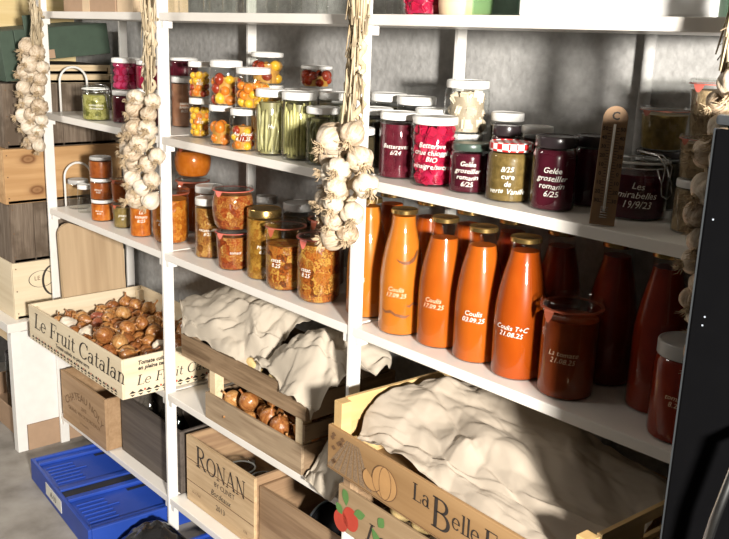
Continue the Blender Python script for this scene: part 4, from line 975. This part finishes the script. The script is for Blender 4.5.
# tall end boards with a hand hole
for nm, x0 in (('end_panel', .0085), ('end_panel', FL-.0165)):
    b = bmesh.new()
    box(b, x0, x0+.008, .036, .15, .098, .154); box(b, x0, x0+.008, .25, FD-.036, .098, .154); box(b, x0, x0+.008, .15, .25, .098, .108); box(b, x0, x0+.008, .15, .25, .134, .154)
    obj('end_panel', b, 'orange_pine_y', root)
fr = P['front']
letters(fr, [('La', .048, .026), (' ', .010, 0), ('B', .084, -.002), ('elle', .048, .018), (' ', .03, 0), ('F', .060, .012)], (.268, 0, .024), (1, 0, 0), (0, 0, 1), 'print_black', squeeze=.95)
# rows of a field behind a melon
b = bmesh.new()
for k in range(7):
    x0 = .03+k*.022; x1 = .085+(k-3)*.006
    poly(b, [(x0-.03, .008), (x0-.012, .008), (x1+.002, .086), (x1-.002, .086)], (0, 0, 0), (1, 0, 0), (0, 0, 1), .0006)
obj('printed_field', b, 'print_lav', fr)
b = bmesh.new()
for k in range(9):
    rr2 = random.Random(k); x, y = rr2.uniform(.004, .045), rr2.uniform(.015, .085)
    poly(b, [(x, y), (x+.008, y+.006), (x+.016, y+.001), (x+.008, y-.005)], (0, 0, 0), (1, 0, 0), (0, 0, 1), .0011)
for x, y in ((.545, .075), (.575, .085), (.60, .070)): poly(b, arc(x, y, .014, .009, 0, 340, 9), (0, 0, 0), (1, 0, 0), (0, 0, 1), .0011)
obj('printed_foliage', b, 'print_brown', fr)
b = bmesh.new(); poly(b, arc(.187, .045, .037, .034, 0, 350, 26), (0, 0, 0), (1, 0, 0), (0, 0, 1), .0013); poly(b, arc(.148, .036, .028, .022, 130, 330, 12), (0, 0, 0), (1, 0, 0), (0, 0, 1), .0015)
obj('printed_melon', b, 'print_orange', fr)
b = bmesh.new()
def ribbon(b, pts, w, off):
    L = []
    for i, p_ in enumerate(pts):
        a_, c_ = pts[max(i-1, 0)], pts[min(i+1, len(pts)-1)]; dx, dy = c_[0]-a_[0], c_[1]-a_[1]; l = math.hypot(dx, dy) or 1
        L.append([b.verts.new((p_[0]-dy/l*w, -off, p_[1]+dx/l*w)), b.verts.new((p_[0]+dy/l*w, -off, p_[1]-dx/l*w))])
    for p_, q_ in zip(L, L[1:]): b.faces.new((p_[0], p_[1], q_[1], q_[0]))
ribbon(b, arc(.187, .045, .037, .034, 0, 360, 30), .0008, .0017); ribbon(b, arc(.187, .045, .016, .034, 90, 270, 14), .0006, .0017); ribbon(b, arc(.187, .045, .02, .034, -90, 90, 14), .0006, .0017)
ribbon(b, arc(.148, .036, .028, .022, 130, 330, 14), .0008, .0018); ribbon(b, [(.0, .006), (.63, .006)], .0008, .0016)
obj('printed_outline', b, 'print_brown', fr)
zb = FO.z
def rot(x, y, z):
    return (FO.x+x*math.cos(FR)-y*math.sin(FR), FO.y+x*math.sin(FR)+y*math.cos(FR), zb+z)
crumple('kraft_paper', 'large sheet of crumpled pale paper lining the front right printed crate', 150, 110, surf([[rot(*q) for q in row] for row in (
    ((.045, .040, .085), (.17, .040, .078), (.31, .040, .070), (.45, .040, .066), (.62, .044, .066)),
    ((.042, .075, .118), (.17, .08, .112), (.31, .085, .098), (.45, .08, .086), (.622, .08, .078)),
    ((.042, .15, .150), (.17, .155, .150), (.31, .16, .134), (.45, .155, .112), (.622, .155, .096)),
    ((.055, .24, .160), (.17, .245, .168), (.31, .25, .160), (.45, .24, .136), (.622, .24, .112)),
    ((.065, .34, .145), (.17, .345, .160), (.31, .345, .158), (.45, .34, .136), (.61, .335, .115)))]), 5, .024, group='crumpled paper', freq=1.1, mat='paper_less_lit', fine=.62, longf=.7)

# ------------------------------------------------------------------ bottom shelf boxes
bs = S5+.0005
P = openbox('wine_box', 'brown stamped wooden wine box at the left end of the bottom shelf', 'box', (.044, -.010, bs), .345, .29, .185, .010, ('wine_wood', 'wine_wood'), group='wooden boxes on the bottom shelf')
fr = P['front']
b = bmesh.new(); vs, fs = text_verts('CHATEAU NOLY', .036, 0, 0)
def arcwrite(parent, s, size, cx, cz, R, mat):
    vs, fs = text_verts(s, size); b = bmesh.new(); L = []
    for x, y in vs:
        a = x/R; L.append(b.verts.new((cx+(R+y)*math.sin(a), -.0012, cz-R+(R+y)*math.cos(a))))
    for f in fs:
        try: b.faces.new([L[i] for i in f])
        except ValueError: pass
    return obj('lettering', b, mat, parent)
b.free()
arcwrite(fr, 'CHATEAU NOLY', .040, .180, .118, .22, 'print_faint')
write_flat(fr, '2010', (.18, 0, .085), (1, 0, 0), (0, 0, 1), .02, 'print_faint')
write_flat(fr, 'GRAND VIN DE BORDEAUX', (.18, 0, .058), (1, 0, 0), (0, 0, 1), .020, 'print_faint')
write_flat(fr, '12 bouteilles', (.18, 0, .03), (1, 0, 0), (0, 0, 1), .014, 'print_faint')
P = openbox('wooden_box', 'dark grey wooden box left of the second post on the bottom shelf', 'box', (.408, .038, bs), .382, .24, .205, .010, ('dark_grey_wood', 'dark_grey_wood'), group='wooden boxes on the bottom shelf')
def wine_bottle(x, y, z, label, mat='smoke_glass'):
    t = thing('wine_bottle', label, 'bottle', (x, y, z), 0, 'bottles in the bottom boxes')
    obj('glass_body', lathe([(0, 0), (.033, 0), (.036, .004), (.036, .15), (.033, .17), (.018, .20), (.0135, .215), (.0135, .262), (.015, .265), (.015, .272), (.012, .274), (0, .274)], 32), mat, t, True)
    obj('cork', lathe([(0, .2745), (.010, .2745), (.010, .282), (0, .283)], 16), 'card_pale', t, True)
wine_bottle(.52, .085, bs+.008, 'left clear bottle standing in the dark grey box', 'glass')
wine_bottle(.61, .10, bs+.008, 'smoky bottle standing in the middle of the dark grey box')
wine_bottle(.70, .085, bs+.008, 'right smoky bottle standing in the dark grey box')
P = openbox('wooden_box', 'brown wooden box squeezed behind the second post on the bottom shelf', 'box', (.800, .10, bs), .030, .20, .205, .006, ('brown_wood', 'brown_wood_y'), group='wooden boxes on the bottom shelf') if False else None
P = openbox('wine_box', 'pale wooden wine box with big dark lettering on the bottom shelf', 'box', (.826, .038, bs), .352, .25, .213, .010, ('ronan_wood', 'brown_wood_y'), group='wooden boxes on the bottom shelf')
fr = P['front']
b = bmesh.new()
box(b, .001, .351, -.0016, -.0002, .141, .1425); box(b, .001, .351, -.0016, -.0002, .070, .0712)
obj('board_joint', b, 'print_brown', fr)
letters(fr, [('R', .092, 0), ('ONAN', .074, 0)], (.055, 0, .133), (1, 0, 0), (0, 0, 1), 'print_black', squeeze=.92)
write_flat(fr, 'BY CLINET', (.205, 0, .108), (1, 0, 0), (0, 0, 1), .022, 'print_black')
write_flat(fr, 'Bordeaux', (.185, 0, .076), (1, 0, 0), (0, 0, 1), .026, 'print_black', .3)
write_flat(fr, '2013', (.185, 0, .036), (1, 0, 0), (0, 0, 1), .024, 'print_black')
write_flat(fr, '6 x 75cl', (.055, 0, .036), (1, 0, 0), (0, 0, 1), .014, 'print_brown')
write_flat(fr, '13%', (.31, 0, .03), (1, 0, 0), (0, 0, 1), .012, 'print_brown')
for k, (x, y, lb) in enumerate(((1.00, .115, 'clear glass jar inside the box with big dark lettering, left one'), (1.095, .13, 'clear glass jar inside the box with big dark lettering, right one'))):
    J('empty_jar', lb, 'glass jars in the lettered box', x, y, bs+.0085, .043, .155, 'cyl', None, 'lid_grey')
P = openbox('wooden_box', 'plain brown wooden box right of the lettered wine box', 'box', (1.184, .050, bs), .385, .25, .192, .010, ('brown_wood', 'brown_wood_y'), group='wooden boxes on the bottom shelf')
t = thing('baking_dish', 'dark round glass dish standing on edge in the plain brown box', 'dish', (1.42, .15, bs+.1085), 0, None, (math.radians(70), 0, math.radians(20)))
obj('dish_body', lathe([(0, 0), (.085, 0), (.095, .006), (.100, .02), (.102, .02), (.104, .018)], 40), 'black_film', t, 'auto')
obj('dish_rim', tube(bmesh.new(), [(.102*math.cos(q), .102*math.sin(q), .021) for q in np.linspace(0, 2*PI, 40)], .003, 6), 'rim_grey', t, True)

# ------------------------------------------------------------------ floor: folding crates, bag
def fold_crate(label, x, y, rz, L=.545, D=.40, H=.075, seed=0, stk=True):
    t = thing('folding_crate', label, 'crate', (x, y, 0.001), rz, 'blue folding crates')
    b = bmesh.new(); box(b, 0, L, 0, .012, 0, H, .003); box(b, 0, L, D-.012, D, 0, H, .003); box(b, 0, .012, .012, D-.012, 0, H, .003); box(b, L-.012, L, .012, D-.012, 0, H, .003); box(b, .012, L-.012, .012, D-.012, 0, .01)
    obj('frame', b, 'bl_plastic', t)
    for (x0, x1) in ((.016, .255), (.305, L-.016)):
        b = bmesh.new(); box(b, x0, x1, .016, D-.016, .040, .056, .003)
        box(b, x0, x0+.022, .016, D-.016, .056, .068, .003); box(b, x1-.022, x1, .016, D-.016, .056, .068, .003)
        for k in range(6):
            yy = .05+k*.018
            box(b, x0+.05+k*.024, x0+.056+k*.024, .03, .12 if k != 2 else .15, .056, .061, .002)
        obj('folded_side', b, 'bl_plastic', t)
        b = bmesh.new()
        cxm = x0+.06; ym = D-.12
        pts = [(x0+.05, D-.10, .064), (x0+.05, D-.19, .064)]
        box(b, x0+.03, x0+.045, D-.20, D-.05, .0562, .0575)
        obj('hand_slot', b, 'bl_dark', t)
    b = bmesh.new(); box(b, .257, .303, .014, D-.014, .012, .062, .001); obj('gap_panel', b, 'bl_dark', t)
    if stk:
        b = bmesh.new(); box(b, .16, .31, -.0012, 0, .018, .060); s = obj('label_sticker', b, 'sticker', t)
        write_flat(s, 'A-10', (.235, -.0013, .030), (1, 0, 0), (0, 0, 1), .028, 'print_black')
    return t
fold_crate('flattened blue plastic folding crate on the floor below the left bay', .200, -.195, math.radians(-5))
fold_crate('second blue folding crate on the floor, mostly under the middle bay', .955, -.10, math.radians(-3), stk=False)
def lump(u, v):
    x = .60+u*.22; y = -.30+v*.2
    return (x, y, .105*math.sin(PI*u)**.6*math.sin(PI*v)**.6+.002)
bm = bmesh.new(); nx, ny = 34, 30; G = []
for j in range(ny+1):
    row = []
    for i in range(nx+1):
        x, y, z = lump(i/nx, j/ny); q = Vector((x*16, y*16, 3)); e = math.sin(PI*i/nx)*math.sin(PI*j/ny)
        z += e**.5*.03*(abs(noise.noise(q))-.3+.5*abs(noise.noise(q*2.2)))
        row.append(bm.verts.new((x+.012*noise.noise(q+Vector((4, 0, 0))), y+.012*noise.noise(q+Vector((0, 4, 0))), max(.001, z))))
    G.append(row)
for j in range(ny):
    for i in range(nx): bm.faces.new((G[j][i], G[j][i+1], G[j+1][i+1], G[j+1][i]))
for v in bm.verts: v.co += Vector((.165, .10, 0))
tag(obj('plastic_bag', bm, 'black_film', None, True), 'shiny black plastic bag on the floor in front of the second post', 'bag')

# ------------------------------------------------------------------ left side: table with stacked boxes
t = thing('side_table', 'white side table with end panel, left of the shelving unit', 'table', (0, 0, 0))
obj('tabletop', bx(-.62, -.014, -.165, .33, .455, .487, bev=.002), 'shelf_paint', t)
obj('end_panel', bx(-.030, -.016, -.12, .28, .10, .453), 'white_paint', t, label='white end panel')
for x, y in ((-.052, -.155), (-.60, -.155), (-.052, .285), (-.60, .285)):
    obj('leg', bx(x, x+.036, y, y+.036, 0, .4545, bev=.002), 'white_paint', t)
obj('apron', bx(-.56, -.046, -.148, -.13, .41, .4545), 'pale_wood', t)
P = openbox('cardboard_tray', 'low brown cardboard tray on the floor under the white table', 'tray', (-.58, -.11, .001), .535, .36, .10, .006, ('card', 'card'))
J('empty_jar', 'empty glass jar under the white table, left one', 'jars under the white table', -.16, -.03, .010, .05, .27, 'straight', None, 'lid_dark', glass='smoke_glass')
J('empty_jar', 'empty glass jar under the white table, right one', 'jars under the white table', -.30, -.03, .010, .05, .27, 'straight', None, 'lid_dark', glass='smoke_glass')
tag(obj('baseboard_panel', bx(-.028, -.016, -.117, .28, .0, .098), 'card', None), 'brown board along the floor between white table and shelving', 'board')

def crate_face(name, label, z0, z1, x1, y0, y1, mats, depth=.46, planks=0, lid=None):
    """closed wooden box seen by its end; planks = how many boards on the end"""
    t = thing(name, label, 'box', (x1, y0, z0+.0005), 0, 'wooden boxes stacked on the white table')
    H = z1-z0-.001; W = y1-y0; mx, my = mats
    b = bmesh.new(); box(b, -depth, 0, .010, W-.010, 0, .01); box(b, -depth, -.010, .010, W-.010, H-.01, H); obj('box_body', b, mx, t)
    obj('side_board', bx(-depth, -.010, 0, .010, 0, H, bev=.001), mx, t); obj('side_board', bx(-depth, -.010, W-.010, W, 0, H, bev=.001), mx, t)
    n = max(1, planks); o = []
    for k in range(n):
        o.append(obj('end_board', bx(-.010, 0, W*k/n+.0006, W*(k+1)/n-.0006, 0, H, bev=.0012), my, t))
    b = bmesh.new()
    for yy in (.012, W-.012):
        for zz in (.02, H/2, H-.02): box(b, 0, .0012, yy-.002, yy+.002, zz-.002, zz+.002)
    obj('nail_heads', b, 'print_brown', t)
    return t, o
t, o = crate_face('wine_box', 'pale wine box with swirling dark script, lowest on the white table', .487, .690, -.05, -.122, .30, ('crate_wood', 'crate_wood_y'))
b = bmesh.new()
def rib3(pts, w):
    L = []
    for i, p_ in enumerate(pts):
        a_, c_ = pts[max(i-1, 0)], pts[min(i+1, len(pts)-1)]; dx, dy = c_[0]-a_[0], c_[1]-a_[1]; l = math.hypot(dx, dy) or 1
        ww = w*(.4+.9*abs(dy/l))
        L.append([b.verts.new((.0012, p_[0]-dy/l*ww, p_[1]+dx/l*ww)), b.verts.new((.0012, p_[0]+dy/l*ww, p_[1]-dx/l*ww))])
    for p_, q_ in zip(L, L[1:]): b.faces.new((p_[0], p_[1], q_[1], q_[0]))
rib3(arc(.145, .125, .040, .055, 60, 330, 24), .0032); rib3(arc(.10, .135, .045, .03, 0, 360, 24), .0012); rib3([(.16, .18), (.20, .165), (.24, .16)], .0022)
rib3(arc(.20, .105, .022, .03, 0, 360, 16), .0026); rib3(arc(.245, .115, .018, .04, 90, 300, 14), .0026); rib3(arc(.275, .10, .02, .03, 0, 360, 16), .0026)
obj('lettering', b, 'print_black', t)
write_flat(t, 'LE', (.0004, .085, .132), (0, 1, 0), (0, 0, 1), .022, 'print_brown')
crate_face('wooden_box', 'weathered grey upright wooden box above the script wine box', .690, .898, -.055, -.118, .30, ('grey_wood_z', 'grey_wood_z'), planks=5)
crate_face('pine_box', 'knotty golden pine box in the stack behind the far left post', .898, 1.085, -.05, -.128, .30, ('knot_pine', 'knot_pine'))
crate_face('wooden_box', 'dark weathered wooden box above the knotty pine box', 1.085, 1.300, -.07, -.11, .30, ('grey_wood_z', 'grey_wood_z'), planks=4)
for k, (z0, z1, dx) in enumerate(((1.300, 1.330, -.075), (1.330, 1.362, -.09))):
    t, o = crate_face('wooden_tray', ('lower', 'upper')[k]+' of two thin wooden trays under the green box', z0, z1, dx, -.032, .29, ('grey_wood_y' if k else 'pale_wood_y', 'pale_wood_y'), .33)
t = thing('cardboard_box', 'dark green cardboard box with a cut-out flap, tilted on the wooden trays', 'box', (-.09, -.09, 1.363), 0, None, (math.radians(6.0), 0, 0))
b = bmesh.new(); box(b, -.34, 0, .05, .385, .0, .105, .002); obj('box_body', b, 'green_card', t)
obj('side_flap', bx(-.34, 0, .0, .048, -.058, .105, bev=.001), 'green_card', t)
obj('lid_flap', bx(.001, .006, .085, .17, .035, .150, bev=.0015), 'green_card', t)
b = bmesh.new(); box(b, .0006, .0016, .10, .18, .003, .032); obj('cut_out', b, 'card', t)
t = thing('wooden_box', 'pale yellow wooden box standing behind the green cardboard box', 'box', (-.452, -.055, 1.3006), 0, None)
obj('box_body', bx(-.077, 0, .013, .38, 0, .30, bev=.002), 'yellow_wood', t)
obj('end_strip', bx(-.077, .006, 0, .012, 0, .31, bev=.002), 'brown_wood_y', t)
tag(obj('plywood_board', bx(-.50, -.20, -.106, -.099, 1.3005, 1.54, bev=.001), 'card_pale', None), 'grey-brown board standing at the left edge of the stacked boxes', 'board')
# board leaning behind the onions in the left bay
t = thing('chopping_board', 'pale wooden board standing on edge behind the onion crate, leaning at the left post', 'board', (.066, .004, S4+.0005), 0, None, (0, math.radians(-4), 0))
b = bmesh.new(); w, h, r0 = .235, .375, .04
pts = [(0, 0), (w, 0)]+[(w-r0+r0*math.cos(q), h-.06-r0+r0*math.sin(q)) for q in np.linspace(0, PI/2, 7)]+[(r0+r0*math.cos(q), h-r0+r0*math.sin(q)) for q in np.linspace(PI/2, PI, 7)]
f = b.faces.new([b.verts.new((0, y, z)) for y, z in pts]); e = bmesh.ops.extrude_face_region(b, geom=[f]); bmesh.ops.translate(b, vec=(.016, 0, 0), verts=[v for v in e['geom'] if isinstance(v, bmesh.types.BMVert)])
obj('board_panel', b, 'board_pale', t)

# ------------------------------------------------------------------ black cabinet on the right
KX, KY = 2.474, -.225
t = thing('black_cabinet', 'tall glossy black cabinet with chrome handle at the right edge', 'cabinet', (KX, KY, 0))
obj('cabinet_body', bx(0, .56, .026, .52, .02, 1.408, bev=.004), 'black_matte', t)
obj('cabinet_top', bx(-.001, .562, -.001, .522, 1.409, 1.421, bev=.004), 'rim_grey', t)
d = obj('door', bx(.0, .56, 0, .025, .03, 1.405, bev=.003), 'black_gloss', t)
obj('edge_trim', bx(-.0022, .0, .001, .024, .03, 1.405), 'rim_grey', d, label='thin grey edge strip')
obj('handle', tube(bmesh.new(), [(.045, -.0, .80), (.060, -.028, .83), (.080, -.034, .95), (.10, -.034, 1.05), (.10, -.0, 1.08)], .006, 10), 'steel', d, True, label='chrome handle')
b = bmesh.new()
for x, z in ((.012, 1.300), (.018, 1.182), (.0165, 1.171)):
    join(b, lathe([(0, -.0012), (.0012, -.0012), (.0012, 0), (0, 0)], 10), Matrix.Translation((x, -.0004, z)) @ Matrix.Rotation(PI/2, 4, 'X'))
obj('indicator_light', b, 'led', d, label='small white lights')
for x in (.03, .51):
    for y in (.04, .46): obj('foot', bx(x, x+.03, y, y+.03, 0, .0195), 'black_matte', t)

# ------------------------------------------------------------------ light
def point(name, loc, watts, size, col):
    l = bpy.data.lights.new(name, 'POINT'); l.energy = watts; l.shadow_soft_size = size; l.color = col
    o = bpy.data.objects.new(name, l); C.objects.link(o); o.location = loc; return o
def area(name, loc, tgt, watts, sx, sy, col):
    l = bpy.data.lights.new(name, 'AREA'); l.shape = 'RECTANGLE'; l.energy = watts; l.size = sx; l.size_y = sy; l.color = col
    o = bpy.data.objects.new(name, l); C.objects.link(o); o.location = loc
    o.rotation_euler = (Vector(tgt)-Vector(loc)).to_track_quat('-Z', 'Y').to_euler(); return o
l = bpy.data.lights.new('work_lamp', 'SPOT'); l.energy = 1150; l.shadow_soft_size = .11; l.color = (1, .945, .865); l.spot_size = math.radians(62); l.spot_blend = .5
o = bpy.data.objects.new('work_lamp', l); C.objects.link(o); o.location = (4.3, -1.38, 1.60)
o.rotation_euler = (Vector((1.1, .0, .95))-o.location).to_track_quat('-Z', 'Y').to_euler()
area('left_fill', (-.1, -1.8, 2.30), (.2, -.1, .9), 13, .9, .3, (1, .95, .88)).data.spread = math.radians(95)  # added fill to brighten the left bays, no real lamp there
w = bpy.data.worlds.new('world'); bpy.context.scene.world = w; w.use_nodes = True
bg = w.node_tree.nodes['Background']; bg.inputs[0].default_value = (1, .93, .84, 1); bg.inputs[1].default_value = .035
sc = bpy.context.scene
sc.view_settings.view_transform = 'Standard'; sc.view_settings.look = 'None'; sc.view_settings.gamma = 1; sc.view_settings.exposure = -.12
sc.view_settings.use_curve_mapping = False
sc.cycles.transparent_max_bounces = 24; sc.cycles.max_bounces = 7; sc.cycles.diffuse_bounces = 3
